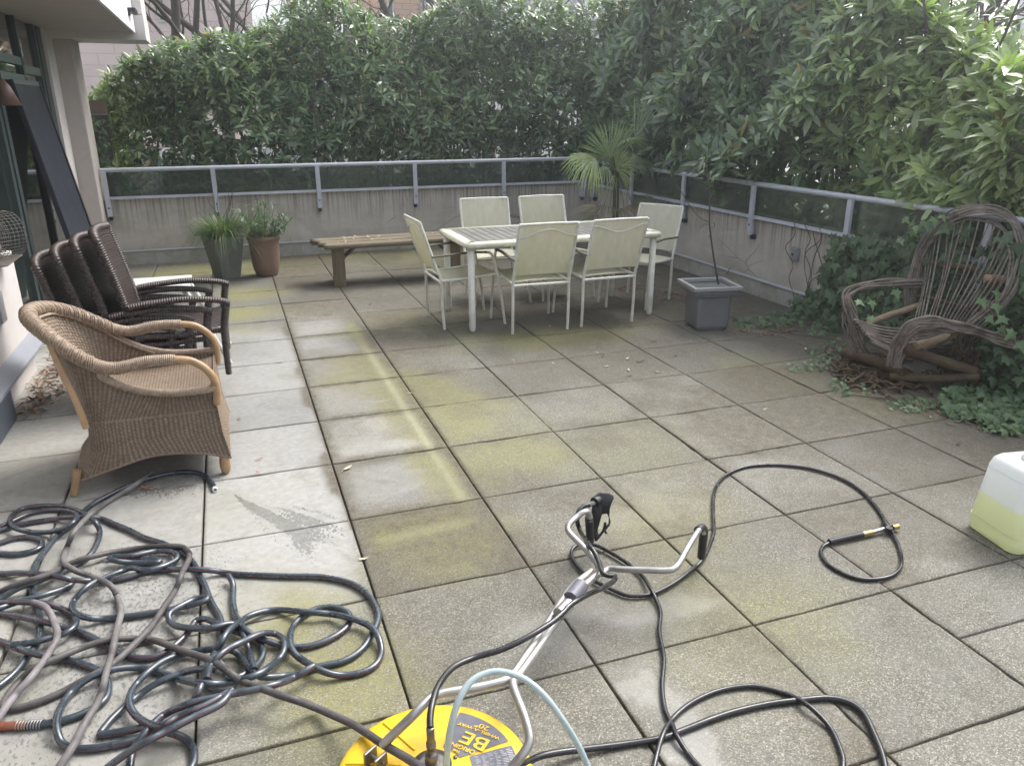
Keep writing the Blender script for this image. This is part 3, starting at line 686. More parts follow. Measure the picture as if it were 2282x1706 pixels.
def keep_r(u, z, dep, P, rg):
    h = fbm(np.c_[u*2.0, z*2.0, u*0+14], 3)
    pr = sstep(.65, 1.25, z)*.7+.3
    pr = pr*(1-.9*sstep(.60, .70, h)*(z < 1.6)*(u < 3))
    pr = pr*(1-.45*sstep(1.9, 2.7, z)*sstep(1.6, .4, u))
    pr = np.where(z < .95, .9, pr)
    ok = ~((P[:, 0] < 5.16) & (z < .90)) & ~((P[:, 0] < 4.84) & (z < 1.1))
    return (rg.random(len(u)) < pr) & ok
stems = []
for k in range(18):
    y = 6.3-k*.46+rg.normal(0, .08); x = 5.75+rg.normal(0, .1)
    for j in range(3):
        p = [V(x, y, -.3)]; d = V(rg.normal(-.03, .12), rg.normal(0, .12), 1)
        for i in range(7): p.append(p[-1]+d*.42+rg.normal(0, .03, 3))
        stems.append((spline(p, 4), np.linspace(.026, .006, 7*4+1)))
hedge('laurel_hedge', 'tall laurel hedge leaning over the right hand railing, yellow green towards the twig chair', -1.6, 6.8, face_r, 1.0, .36, ztop_r, 7200, .172, rg, stems,
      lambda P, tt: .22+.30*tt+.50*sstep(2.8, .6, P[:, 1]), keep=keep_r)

# ---------------------------------------------------------------- bare trees
def bare_tree(name, loc, h, lean, label, r0=.14, seed=1, spread=.55, depth=5, cat='tree', group=None, ivy=False, fork=1):
    rg = np.random.default_rng(seed); root = wroot(name, loc, label, cat, group)
    tr, br = MB(), MB(); tips = []
    def grow(p, d, L, r, lev):
        n = 5; pts = [p]
        for i in range(n):
            d = unit(d+rg.normal(0, .035+.07*lev, 3)+V(0, 0, .05)); pts.append(pts[-1]+d*L/n)
        q = spline(pts, 3); rr = np.linspace(r, r*.62, len(q)); (tr if lev == 0 else br).tube(q, rr, 9 if lev == 0 else (6 if lev < 3 else 4), caps=False)
        if lev >= depth or r < .0018: return
        for k in range(2 if lev else 3):
            t = rg.uniform(.35, 1.0) if k else 1.0
            j = int(t*(len(q)-1)); ax = unit(d+rg.normal(0, spread, 3)+V(0, 0, .15))
            grow(q[j], ax, L*rg.uniform(.55, .85), r*(.62 if k == 0 else rg.uniform(.38, .55)), lev+1)
        if lev >= 2:
            for k in range(2):
                j = rg.integers(2, len(q)-1); grow(q[j], unit(d+rg.normal(0, .9, 3)), L*.5, r*.3, lev+2)
    p0 = V(*loc)
    for f in range(fork): grow(p0, unit(V(*lean)+rg.normal(0, .06*(fork > 1)*4, 3)*V(1, 1, .2)), h*.42, r0*(1-.2*f), 0)
    tr.build('trunk', M_BARK, root); br.build('crown', M_BARK, root)
    if ivy:
        P = p0+V(*lean)*rg.uniform(0, h*.45, 700)[:, None]/np.linalg.norm(lean)+rg.normal(0, r0*1.1, (700, 3))
        Vv, Ff, T = whorls(P, rg.normal(0, 1, (700, 3))+V(0, -.6, .4), 4, .09, rg, rg.uniform(.2, .5, 700))
        link_mesh('ivy', Vv-np.array(root.location), Ff, M_LEAF, root, col=T)
    return root
def tree_at(u, y, z=-1.2): p = OY(u, 60, y); return (p[0], y, z)
bare_tree('bare_tree', tree_at(440, 11.5), 8.5, (-.05, 0, 1), 'bare tree with ivy on its dark leaning trunk, nearest the pillar', .13, 2, ivy=True, fork=2)
bare_tree('bare_tree', tree_at(505, 10.0), 7.0, (.10, 0, 1), 'slim forked bare tree in front of the pink building', .075, 5, fork=3, spread=.45)
bare_tree('bare_tree', tree_at(720, 12.5), 9, (-.06, 0, 1), 'grey multi stemmed bare tree right of the white signboard', .11, 9, fork=3)
bare_tree('bare_tree', tree_at(985, 12.0), 8, (.02, 0, 1), 'pale trunked bare tree beside the orange brick building', .12, 14, fork=1)
bare_tree('bare_tree', tree_at(1115, 11.0), 7.5, (.10, .1, 1), 'thick pale bare tree rising behind the middle of the hedge', .11, 21, fork=2)
bare_tree('bare_tree', tree_at(640, 19.0), 10, (0, 0, 1), 'distant bare tree with a hazy mesh of twigs', .16, 33, fork=3, depth=6)
bare_tree('bare_tree', (9.5, 4.2, -1.2), 7, (-.03, 0, 1), 'bare tree behind the right hedge near the top right corner', .10, 41, fork=3)
# ================================================================ what stands beyond the hedge
def mat_blocks(name, a, b, sx, sz, mortar=(.30, .25, .22)):
    n = NT(name, .85, .3); co = n.coord(); t = n.n.new('ShaderNodeTexBrick'); x = n.xyz(co)
    cb = n.n.new('ShaderNodeCombineXYZ'); n.l.new(n.math('ADD', x[0], x[1]), cb.inputs[0]); n.l.new(x[2], cb.inputs[1]); n.l.new(cb.outputs[0], t.inputs['Vector'])
    t.inputs['Color1'].default_value = (*a, 1); t.inputs['Color2'].default_value = (*b, 1); t.inputs['Mortar'].default_value = (*mortar, 1)
    t.inputs['Scale'].default_value = 1.0; t.inputs['Brick Width'].default_value = sx; t.inputs['Row Height'].default_value = sz; t.inputs['Mortar Size'].default_value = .012; t.inputs['Bias'].default_value = -.2
    n.base(n.mix(n.ramp(n.noise(co, 1.2, 5), [(.35, 0.0), (.75, .3)]), t.outputs[0], tuple(v*.7 for v in a))); return n.m
M_PINK = mat_blocks('pink_stone', (.78, .65, .60), (.84, .72, .67), .7, .24, (.66, .55, .51))
M_ORNG = mat_blocks('orange_brick', (.70, .50, .37), (.76, .56, .43), .5, .16, (.42, .36, .3))
M_PALE = simple('pale_facade', (.66, .65, .63), .8, var=.06)
M_ROOF = simple('dark_roof', (.12, .12, .14), .7, var=.15)
M_DWIN = simple('far_window', (.16, .19, .22), .2, var=.1)
def bld(name, x0, x1, y0, y1, z1, mat, label, wins=(), bands=(), cat='building'):
    r = wroot(name, ((x0+x1)/2, y0, -1.2), label, cat)
    mb = MB(); mb.box((x0, y0, -1.2), (x1, y1, z1)); mb.build('wall', mat, r)
    for (a, b, c, d) in wins:
        mb = MB(); mb.box((a-.05, y0-.06, c-.05), (b+.05, y0-.003, d+.05)); f = mb.build('window', M_PALE, r)
        mb = MB(); mb.box((a, y0-.075, c), (b, y0-.062, d)); mb.build('pane', M_DWIN, f)
    for (c, d) in bands:
        mb = MB(); mb.box((x0-.02, y0-.05, c), (x1+.05, y0-.002, d)); mb.build('string_course', M_PALE, r)
    return r
def at(u, v, y): return OY(u, v, y)
xr = at(562, 40, 17)[0]
bld('building', -9, xr, 17, 26, 9, M_PINK, 'pink stone building behind the bare trees at the upper left', wins=[(at(352, 0, 17)[0], at(362, 0, 17)[0], 3.6, 6.0)], bands=[(5.2, 5.4)])
x0, x1 = at(566, 60, 21)[0], at(760, 60, 21)[0]
low = bld('building', x0, x1, 21, 27, at(600, 60, 21)[2], M_PALE, 'low pale building seen between the pink and the orange building, with a tan panel', cat='building')
zb = at(600, 64, 20.9)[2]
mb = MB(); mb.box((at(568, 64, 20.9)[0], 20.9, 0), (at(645, 64, 20.9)[0], 20.995, zb)); mb.build('tan_panel', simple('tan_panel', (.72, .50, .28), .7), low)
sg = wroot('signboard', (at(667, 80, 20.7)[0], 20.7, 0), 'white signboard with small blurred blue lettering beside the tan panel', 'sign')
mb = MB(); mb.bbox((at(647, 64, 20.7)[0], 20.65, -1), (at(690, 64, 20.7)[0], 20.75, at(660, 64, 20.7)[2]), .01); mb.build('board', simple('sign_white', (.85, .87, .88), .5, var=.02), sg)
mb = MB(); rr = np.random.default_rng(4)
xa, xb = at(652, 82, 20.64)[0], at(668, 82, 20.64)[0]; zc = at(660, 82, 20.64)[2]
# blurred word of about six letters: uprights of uneven height
for k in range(7): x_ = xa+(xb-xa)*k/7; hh = .05+.05*rr.random(); mb.box((x_, 20.63, zc-.05), (x_+.012, 20.648, zc+hh))
mb.build('lettering', simple('sign_blue', (.15, .25, .45), .5), sg)
x0, x1 = at(842, 20, 22)[0], at(985, 20, 22)[0]
bld('building', x0, x1, 22, 28, 10, M_ORNG, 'orange brick building behind the middle of the hedge', wins=[(at(865, 0, 22)[0], at(872, 0, 22)[0], 3.5, 6.2), (at(940, 0, 22)[0], at(944, 0, 22)[0], 3.5, 6.2)])
x0, x1 = at(1090, 20, 19)[0], at(1420, 20, 19)[0]
bb = bld('building', x0, x1, 19, 26, 7, M_PALE, 'pale building with a dark canopy behind the right half of the back hedge', wins=[(at(1285, 0, 19)[0], at(1300, 0, 19)[0], at(1280, 8, 19)[2], 5.4), (at(1140, 0, 19)[0], at(1180, 0, 19)[0], 4.4, 5.6)])
mb = MB(); mb.box((at(1235, 20, 18.5)[0], 18.2, at(1240, 32, 18.5)[2]), (at(1330, 20, 18.5)[0], 18.99, at(1240, 14, 18.5)[2])); mb.build('canopy', M_ROOF, bb)
bld('building', 24, 40, -6, 16, 5, M_PALE, 'pale building glimpsed through the right hedge', cat='building')
# pale garden wall glimpsed below the hedge
gw = wroot('street_wall', (3, 13.5, -1.2), 'low bright wall glimpsed through the gaps under the back hedge', 'wall')
mb = MB(); mb.box((-2.5, 13.5, -1.2), (12, 13.7, .95)); mb.build('wall_face', simple('bright_wall', (.75, .75, .74), .8, var=.05), gw)
def PD(u, v, d): return CAM+_ray(u, v)*d
# ================================================================ sling chairs and table
def mat_sling(name, green):
    n = NT(name, .75, .3); co = n.coord(); x = n.xyz(co)
    st = n.noise(n.maps(co, (26, 26, 1.6)), 1, 4, .6)
    g = n.noise(co, 3.2, 4, .6)
    c = n.mix(n.ramp(st, [(.35, 0.0), (.7, 1.0)]), (.80, .775, .67), (.70, .68, .54))
    low = n.ramp(x[2], [(.30, 1.0), (.95, .15)])
    c = n.mix(n.math('MULTIPLY', n.math('MULTIPLY', n.ramp(g, [(.3, 0.2), (.65, 1.0)]), low), green, True), c, (.40, .42, .155))
    c = n.mix(n.ramp(n.noise(co, 60, 3, .8), [(.62, 0.0), (.72, .35)]), c, (.22, .21, .13))
    wv = n.n.new('ShaderNodeTexWave'); wv.inputs['Scale'].default_value = 220; n.l.new(co, wv.inputs['Vector']); wv.bands_direction = 'X'
    n.base(c); n.bump(wv.outputs[0], .15, .001)
    tp = n.n.new('ShaderNodeBsdfTransparent'); tl = n.n.new('ShaderNodeBsdfTranslucent'); n.l.new(c, tl.inputs[0])
    m1 = n.n.new('ShaderNodeMixShader'); m1.inputs[0].default_value = .30; n.l.new(n.b.outputs[0], m1.inputs[1]); n.l.new(tl.outputs[0], m1.inputs[2])
    m2 = n.n.new('ShaderNodeMixShader'); m2.inputs[0].default_value = .10; n.l.new(m1.outputs[0], m2.inputs[1]); n.l.new(tp.outputs[0], m2.inputs[2]); n.l.new(m2.outputs[0], n.n['Material Output'].inputs[0]); return n.m
M_SLING = mat_sling('sling_fabric', .28); M_SLING2 = mat_sling('sling_fabric_mossy', .62)
M_CREAM = simple('cream_painted_metal', (.74, .735, .69), .42, var=.05, scale=6, dirt=(.33, .35, .10), dirtamt=.35, dscale=11)
M_ARMB = simple('bronze_arm', (.10, .085, .065), .5, var=.2, dirt=(.2, .2, .1), dirtamt=.2)
def sling_chair(label, mat, wave=1):
    r = empty('patio_chair', (0, 0, 0), label, 'chair', 'mesh backed chairs round the patio table')
    w = .235; D_ = .475; R = .0125
    side = lambda s: [(s*w, .0, 0), (s*w, -.012, .20), (s*w, -.015, .40), (s*w, -.055, .52), (s*w, -.115, .70), (s*w, -.175, .885)]
    for s in (-1, 1):
        P = spline(np.array(side(s), float), 5); mb = MB(); mb.tube(P, R, 10); mb.build('back_post', M_CREAM, r)
        fl = spline(np.array([(s*(w+.028), D_+.05, 0), (s*(w+.02), D_+.02, .25), (s*(w+.012), D_-.03, .52), (s*(w+.010), D_-.06, .60), (s*(w+.012), D_-.11, .618)], float), 5)
        mb = MB(); mb.tube(fl, .0115, 10); mb.build('front_leg', M_CREAM, r)
        mb = MB(); mb.tube([(s*w, -.02, .405), (s*(w-.005), .2, .408), (s*(w+.004), D_-.01, .43)], .0115, 8); mb.build('seat_rail', M_CREAM, r)
        arm = spline(np.array([(s*w, -.09, .605), (s*(w+.018), .05, .615), (s*(w+.02), .22, .625), (s*(w+.018), .37, .618)], float), 5)
        mb = MB(); mb.tube(arm, .017, 10, flat=.55, up=(0, 0, 1)); mb.build('armrest', M_ARMB, r)
    mb = MB(); mb.tube([(-w, -.175, .885), (0, -.182, .889), (w, -.175, .885)], .0105, 8); mb.build('top_bar', M_CREAM, r)
    xs = np.linspace(-w, w, 25); zz = .815+wave*.028*np.cos(xs/w*PI)
    mb = MB(); mb.tube(np.c_[xs, -.115-(zz-.70)/.185*.06-.012, zz], .0065, 8); mb.build('wavy_bar', M_CREAM, r)
    for y_, z_ in ((-.018, .393), (D_-.02, .415)):
        mb = MB(); mb.tube([(-w, y_, z_), (w, y_, z_)], .0115, 8); mb.build('cross_bar', M_CREAM, r)
    def sheet(cur, name, sag, wd):
        c = resample(spline(np.array(cur, float), 8), .012); us = np.linspace(-1, 1, 21)
        T = np.gradient(c, axis=0); T /= np.linalg.norm(T, axis=1)[:, None]; Nn = np.stack([T[:, 1]*0, -T[:, 2], T[:, 1]], 1)
        P = c[:, None]+np.stack([us*wd, us*0, us*0], 1)[None]+Nn[:, None]*(sag*(1-us**2))[None, :, None]
        m, k = P.shape[:2]; I = np.arange(m*k).reshape(m, k); F = np.stack([I[:-1, :-1], I[:-1, 1:], I[1:, 1:], I[1:, :-1]], -1).reshape(-1, 4)
        Q = P.reshape(-1, 3); th = np.repeat(Nn, k, 0)*.0022
        F2 = F[:, ::-1]+m*k; o = link_mesh(name, np.r_[Q, Q-th], np.r_[F, F2], mat, r)
    sheet([(0, -.045, .475), (0, -.078, .575), (0, -.118, .70), (0, -.178, .882)], 'back_sling', -.012, w-.010)
    sheet([(0, .0, .418), (0, .15, .402), (0, .32, .405), (0, D_-.015, .43)], 'seat_sling', .008, w-.012)
    return r
def place(o, x, y, rz, s=1.0): o.location = (x, y, 0); o.rotation_euler = (0, 0, rz); o.scale = (s, s, s); return o
cA = sling_chair('mossy cream mesh chair with upward wavy bar at the near left of the table', M_SLING2, 1); place(cA, 2.52, 1.94, RAD(-2))
cB = sling_chair('pinkish cream mesh chair with downward wavy bar at the near right of the table', M_SLING, -1); place(cB, 3.13, 1.965, RAD(1))
cC = copy_tree(cA); cC['label'] = 'cream mesh chair seen from its side at the left end of the patio table'; place(cC, 1.80, 2.50, RAD(-90+2), .99)
cD = copy_tree(cB); cD['label'] = 'cream mesh chair standing askew at the right end of the table, facing left'; place(cD, 3.95, 2.74, RAD(122), .95)
cE = copy_tree(cB); cE['label'] = 'cream mesh chair behind the table, the left one of the two seen from the front'; place(cE, 2.57, 3.42, RAD(176))
cF = copy_tree(cA); cF['label'] = 'cream mesh chair behind the table, the right one of the two seen from the front'; place(cF, 3.18, 3.42, RAD(181))

tb = empty('patio_table', (2.815, 2.5, 0), 'long cream framed table with grey slats and green algae on its edge', 'table')
L2, W2, ZT = .868, .432, .722
def mat_table_frame():
    n = NT('table_frame', .45, .4); co = n.coord(); g = n.noise(co, 7, 5, .65)
    c = n.mix(n.ramp(g, [(.38, 0.0), (.62, .8)]), (.70, .69, .64), (.52, .53, .30)); n.base(c); n.bump(n.noise(co, 50, 3), .2, .002); return n.m
M_TF = mat_table_frame()
prof = [(.0, -.048), (.022, -.047), (.036, -.034), (.038, -.016), (.028, -.003), (.012, 0), (-.045, 0), (-.047, -.02)]
ring = []
rc = .05
for cx, cy, a0 in ((L2-rc, W2-rc, 0), (-L2+rc, W2-rc, 90), (-L2+rc, -W2+rc, 180), (L2-rc, -W2+rc, 270)):
    for a in np.linspace(a0, a0+90, 7): ring.append((cx, cy, RAD(a)))
P, F = [], []; k = len(prof)
for cx, cy, a in ring:
    for o_, z_ in prof: P.append((cx+cos(a)*(rc-.038+o_), cy+sin(a)*(rc-.038+o_), ZT+z_))
n_ = len(ring)
for i in range(n_):
    for j in range(k): F.append((i*k+j, ((i+1) % n_)*k+j, ((i+1) % n_)*k+(j+1) % k, i*k+(j+1) % k))
mb = MB(); mb.add(P, F); mb.build('table_frame', M_TF, tb)
M_SLAT = simple('grey_slat', (.135, .128, .118), .7, var=.2, scale=14, bump=.3, bscale=40, dirt=(.4, .39, .33), dirtamt=.25, dscale=9)
mb = MB(); ns = 23; x0 = -L2+.075; pitch = (2*L2-.15)/ns
for i in range(ns): mb.bbox((x0+i*pitch+.003, -W2+.072, ZT-.018), (x0+(i+1)*pitch-.003, W2-.072, ZT-.003), .002)
sl = mb.build('slatted_top', M_SLAT, tb)
mb = MB(); mb.box((-L2+.07, -.02, ZT-.04), (L2-.07, .02, ZT-.0185)); mb.box((-L2+.06, -W2+.05, ZT-.05), (L2-.06, -W2+.072, ZT-.01)); mb.box((-L2+.06, W2-.072, ZT-.05), (L2-.06, W2-.05, ZT-.01)); mb.build('underframe', M_CREAM, tb)
for sx in (-1, 1):
    for sy in (-1, 1):
        mb = MB(); mb.lathe([(.020, 0), (.024, .01), (.027, .04), (.028, ZT-.05)], c=(sx*(L2-.06), sy*(W2-.065), 0), seg=20); mb.build('leg', M_CREAM, tb)

# ================================================================ wooden bench
def mat_wood(name, a, b, moss=0.3, sc=(1.2, 14, 14)):
    n = NT(name, .8, .3); co = n.coord(); g = n.noise(n.maps(co, sc), 3, 6, .7, .6)
    c = n.mix(n.ramp(g, [(.3, 0.0), (.7, 1.0)]), a, b)
    c = n.mix(n.ramp(n.noise(co, 6, 6, .7), [(.55-moss*.3, 0.0), (.75-moss*.2, moss)]), c, (.13, .145, .055))
    n.base(c); n.bump(g, .4, .004); return n.m
M_BENCH = mat_wood('weathered_bench', (.12, .092, .065), (.25, .205, .15), .45)
M_BLEG = mat_wood('bench_leg_wood', (.10, .075, .05), (.23, .175, .12), .35, (14, 14, 1.2))
bn = wroot('wooden_bench', (1.9, 4.4, 0), 'low weathered wooden bench with splintered left end in front of the back wall', 'bench')
rr = np.random.default_rng(5)
for i, (y0, y1) in enumerate([(4.15, 4.315), (4.325, 4.49), (4.50, 4.66)]):
    xs = np.linspace(1.08, 2.62, 40); P = []; jag = [0.035, -.01, -.05][i]
    Z = .435+.004*np.sin(xs*3+i); T = .042
    ysp = np.linspace(y0, y1, 6); rows = []
    for zz, flip in ((0, 0), (-T, 1)):
        for j, y in enumerate(ysp):
            xx = xs.copy(); xx[0] += jag+rr.normal(0, .02); xx[1] += jag*.5
            for a_, b_ in zip(xx, Z): P.append((a_, y+.002*sin(a_*9), b_+zz-.003*(j in (0, 5))))
    P = np.array(P); m, k = 6, 40; I = np.arange(m*k).reshape(m, k)
    F = np.stack([I[:-1, :-1], I[:-1, 1:], I[1:, 1:], I[1:, :-1]], -1).reshape(-1, 4); B_ = F[:, ::-1]+m*k
    rim = np.r_[I[0, :], I[1:, -1], I[-1, -2::-1], I[-2:0:-1, 0]]; nx = np.roll(rim, -1); S = np.stack([rim, rim+m*k, nx+m*k, nx], 1)
    mi = Vector(bn.location); link_mesh('seat_plank', P-np.array(mi), np.r_[F, B_, S], M_BENCH, bn, smooth=False)
for xl in (1.25, 2.46):
    mb = MB(); mb.bbox((xl-.022, 4.22, 0), (xl+.022, 4.60, .393), .004); mb.bbox((xl-.08, 4.19, 0.0), (xl+.045, 4.219, .39), .004); mb.build('leg', M_BLEG, bn)
    sgn = 1 if xl < 2 else -1
    mb = MB(); M_ = Matrix.Translation((xl+sgn*.10, 4.38, .30)) @ Matrix.Rotation(RAD(-40*sgn), 4, 'Y'); mb.bbox((-.12, -.03, -.014), (.12, .03, .014), .003, M_); mb.build('brace', M_BLEG, bn)
# pale debris lying on the bench
M_DEB = simple('dry_petal', (.50, .44, .30), .8, var=.25)
def flakes(mb, c, ext, n, size, rg, z=0):
    for i in range(n):
        p = np.array(c)+rg.uniform(-1, 1, 3)*np.array(ext); a = rg.random()*PI; s = size*rg.uniform(.5, 1.4); L_ = V(cos(a), sin(a), rg.normal(0, .15))*s; Wd = V(-sin(a), cos(a), rg.normal(0, .1))*s*.38
        mb.add([p-L_, p+Wd+V(0, 0, s*.18), p+L_, p-Wd], [(0, 1, 2), (0, 2, 3)], smooth=False)
mb = MB(); flakes(mb, (1.95, 4.42, .444), (.7, .2, .001), 46, .022, rr); tag(mb.build('fallen_petals', M_DEB), 'scattered pale fallen petals lying on the bench seat', 'petals', kind='stuff')

# ================================================================ pots in front of the back wall
M_PGREY = simple('grey_green_pot', (.125, .135, .118), .5, var=.12, scale=5, dirt=(.25, .25, .22), dirtamt=.25, dscale=14)
M_PBRN = simple('brown_glazed_pot', (.215, .135, .098), .42, var=.12, scale=4, dirt=(.32, .25, .20), dirtamt=.25, dscale=5)
M_DSOIL = simple('pot_soil', (.04, .03, .02), .95, var=.4, scale=30, bump=.6)
def sqpot(mb, c, w0, w1, h, rz, rim=.012, lip=0):
    lv = [(w0, 0), (w1, h), (w1-rim*2, h), (w1-rim*2-.01, h-.06)]
    if lip: lv = [(w0, 0), (w0*1.12, .03), (w1-lip*2-.03, h-lip*2.2), (w1-lip*2, h-lip*1.3), (w1-.004, h-lip*.9), (w1, h-lip*.7), (w1, h-.01), (w1-.012, h), (w1-rim*2, h), (w1-rim*2-.01, h-.05)]
    P = []
    nn2 = 5
    for w_, z_ in lv:
        q = []; rcn = .018 if not lip else .03
        for cx, cy, a0 in ((1, 1, 0), (-1, 1, 90), (-1, -1, 180), (1, -1, 270)):
            for a in np.linspace(a0, a0+90, nn2): q.append((cx*(w_/2-rcn)+rcn*cos(RAD(a)), cy*(w_/2-rcn)+rcn*sin(RAD(a)), z_))
        P += q
    P = np.array(P); k = 4*nn2; R_ = Matrix.Rotation(rz, 3, 'Z'); P = np.array([(R_ @ Vector(p))[:] for p in P])+np.array(c)
    F = [(i*k+j, i*k+(j+1) % k, (i+1)*k+(j+1) % k, (i+1)*k+j) for i in range(len(lv)-1) for j in range(k)]+[tuple(range(k))[::-1]]
    mb.add(P, F, smooth=False)
def disc(mb, c, r, n=20): mb.lathe([(r, 0), (r*.5, .012), (0, .015)], c=c, seg=n)
def blade_mesh(base, dirs, L, W, droop, tint, seg=6):
    """long grass blades"""
    n = len(base); d = unit(dirs); s = unit(np.cross(d, V(0, 0, 1)+rg.normal(0, .2, (n, 3)))); P = []
    for t in np.linspace(0, 1, seg):
        c = base+d*(L*t)[:, None]*1.0-V(0, 0, 1)*(droop*L*t**2.2)[:, None]; w_ = W*(1-t**2*.95)*.5
        P += [c-s*w_[:, None], c+s*w_[:, None]]
    P = np.stack(P, 1).reshape(-1, 3); q = np.array([(2*i, 2*i+1, 2*i+3, 2*i+2) for i in range(seg-1)])
    return P, (np.arange(n)[:, None, None]*(2*seg)+q[None]).reshape(-1, 4), np.repeat(tint, 2*seg, 0)
rg = np.random.default_rng(21)
g1 = wroot('potted_grass', (.155, 5.08, 0), 'tall grey green tapered square pot with a bushy green grass', 'potted plant')
mb = MB(); sqpot(mb, (.155, 5.08, 0), .21, .335, .445, RAD(24)); mb.build('pot', M_PGREY, g1)
mb = MB(); disc(mb, (.155, 5.08, .40), .15); mb.build('soil', M_DSOIL, g1)
n = 1500; a = rg.random(n)*2*PI; rad = rg.random(n)**.6; b = V(.155, 5.08, .42)+np.stack([np.cos(a)*.10*rad, np.sin(a)*.10*rad, a*0], 1)
d = np.stack([np.cos(a)*(.15+.85*rad), np.sin(a)*(.15+.85*rad), rg.uniform(.5, 1.5, n)], 1)+rg.normal(0, .12, (n, 3))
tt = rg.random((n, 1)); ti = V(.05, .105, .04)+tt*V(.13, .17, .07); ti[rg.random(n) < .10] = (.42, .37, .22)
P, F, T = blade_mesh(b, d, rg.uniform(.28, .58, n), rg.uniform(.003, .007, n), rg.uniform(.25, 1.0, n), ti)
link_mesh('grass', P-np.array(g1.location), F, M_LEAF, g1, col=T)
# a few dry twisted stems above the grass
mb = MB()
for k in range(6):
    q = [V(.17, 5.08, .5)]; dd = V(rg.normal(.12, .25), rg.normal(0, .2), 1)
    for i in range(5): q.append(q[-1]+dd*.085+rg.normal(0, .018, 3))
    mb.tube(spline(q, 4), .0025, 4)
mb.build('dry_stems', M_BARK, g1)
g2 = wroot('potted_shrub', (.565, 5.08, 0), 'round brown glazed pot with a grey green narrow leaved shrub', 'potted plant')
mb = MB(); mb.lathe([(.105, 0), (.118, .02), (.140, .10), (.153, .22), (.157, .33), (.160, .375), (.170, .385), (.176, .405), (.172, .425), (.160, .43), (.150, .42), (.148, .36)], c=(.565, 5.08, 0), seg=40); mb.build('pot', M_PBRN, g2)
mb = MB(); disc(mb, (.565, 5.08, .375), .15); mb.build('soil', M_DSOIL, g2)
mb = MB(); Bs, Ds, Ts = [], [], []
for k in range(34):
    a = rg.random()*2*PI; tilt = rg.uniform(.1, 1.25); d = V(cos(a)*tilt, sin(a)*tilt, rg.uniform(.5, 1.0)); p0 = V(.565+cos(a)*.05, 5.08+sin(a)*.05, .38)
    L_ = rg.uniform(.18, .36); q = [p0+unit(d)*L_*t+V(0, 0, .05*t*t) for t in np.linspace(0, 1, 6)]; mb.tube(q, .003, 5)
    for t in np.linspace(.3, 1, 15):
        p = p0+unit(d)*L_*t+V(0, 0, .05*t*t); Bs.append(p); Ds.append(unit(d)*rg.uniform(.2, .9)+rg.normal(0, .6, 3)); Ts.append(V(.15, .215, .135)*rg.uniform(.7, 1.5))
mb.build('stems', simple('green_stem', (.12, .15, .07), .6), g2)
n = len(Bs); P, F, T = leaves(np.array(Bs), np.array(Ds), np.tile(V(0, 0, 1), (n, 1))+rg.normal(0, .3, (n, 3)), rg.uniform(.07, .11, n), rg.uniform(.014, .022, n), rg.uniform(0, .3, n), np.array(Ts))
link_mesh('foliage', P-np.array(g2.location), F, M_LEAF, g2, col=T)

# ================================================================ square grey planter with a bare sapling
M_PLAST = simple('grey_plastic', (.17, .17, .18), .45, var=.12, scale=5, dirt=(.2, .2, .19), dirtamt=.3, dscale=10)
M_PLRIM = simple('pale_grey_rim', (.30, .305, .30), .5, var=.12, dirt=(.35, .35, .32), dirtamt=.3, dscale=12)
cc = (G(1548+0, 865/1, 0)*0); rim_c = (G(1100+1548/3.675, 400+865/3.675, .385)+G(1100+1980/3.675, 400+785/3.675, .385))/2
pl = wroot('square_planter', (rim_c[0], rim_c[1], 0), 'square grey plastic planter with a thin leafless sapling', 'planter')
mb = MB(); sqpot(mb, (rim_c[0], rim_c[1], 0), .25, .375, .335, RAD(-11), lip=.03); mb.build('pot', M_PLAST, pl)
mb = MB()
R_ = Matrix.Translation((rim_c[0], rim_c[1], 0)) @ Matrix.Rotation(RAD(-11), 4, 'Z'); h2 = .202
for (a, b, c, d) in ((-h2, h2, -h2, -h2+.03), (-h2, h2, h2-.03, h2), (-h2, -h2+.03, -h2+.031, h2-.031), (h2-.03, h2, -h2+.031, h2-.031)): mb.bbox((a, c, .336), (b, d, .366), .006, R_)
mb.build('rim', M_PLRIM, pl)
mb = MB()
for k in range(19): x_ = -h2+.036+k*.0183; M3 = R_ @ Matrix.Translation((x_, 0, .325)) @ Matrix.Rotation(RAD(35), 4, 'Y'); mb.box((-.0065, -h2+.032, -.003), (.0065, h2-.032, .003), M3)
mb.build('slatted_cover', M_PLRIM, pl)
yq = rim_c[1]-.02; sp = [G(1100+1840/3.675, 400+855/3.675, .34)]
for (u, v) in [(1100+1800/3.675, 400+620/3.675), (1100+1775/3.675, 400+430/3.675), (1100+1768/3.675, 400+350/3.675), (1581, 440), (1577, 400), (1573, 362)]: sp.append(OY(u, v, yq))
mb = MB(); mb.tube(spline(sp, 6), np.linspace(.009, .004, 6*6+1), 7); mb.build('stem', M_BARK, pl)
mb = MB()
for pts in [[(1580, 495), (1560, 485), (1540, 462), (1520, 430), (1505, 410)], [(1579, 398), (1560, 382), (1545, 375)], [(1581, 500), (1570, 500), (1560, 505)], [(1583, 510), (1592, 505), (1590, 495)], [(1573, 365), (1572, 345), (1570, 332)], [(1580, 393), (1592, 380), (1600, 372)], [(1621, 610), (1625, 600), (1632, 592)]]:
    mb.tube(spline([OY(u, v, yq+.05*(k*.3)) for k, (u, v) in enumerate(pts)], 4), .0032, 5)
mb.build('branches', M_BARK, pl)
B_ = np.array([OY(u, v, yq) for u, v in [(1570, 362), (1572, 350), (1566, 366), (1575, 372), (1570, 380), (1583, 395), (1590, 390), (1586, 398), (1572, 340), (1578, 505), (1586, 515)]]); n = len(B_)
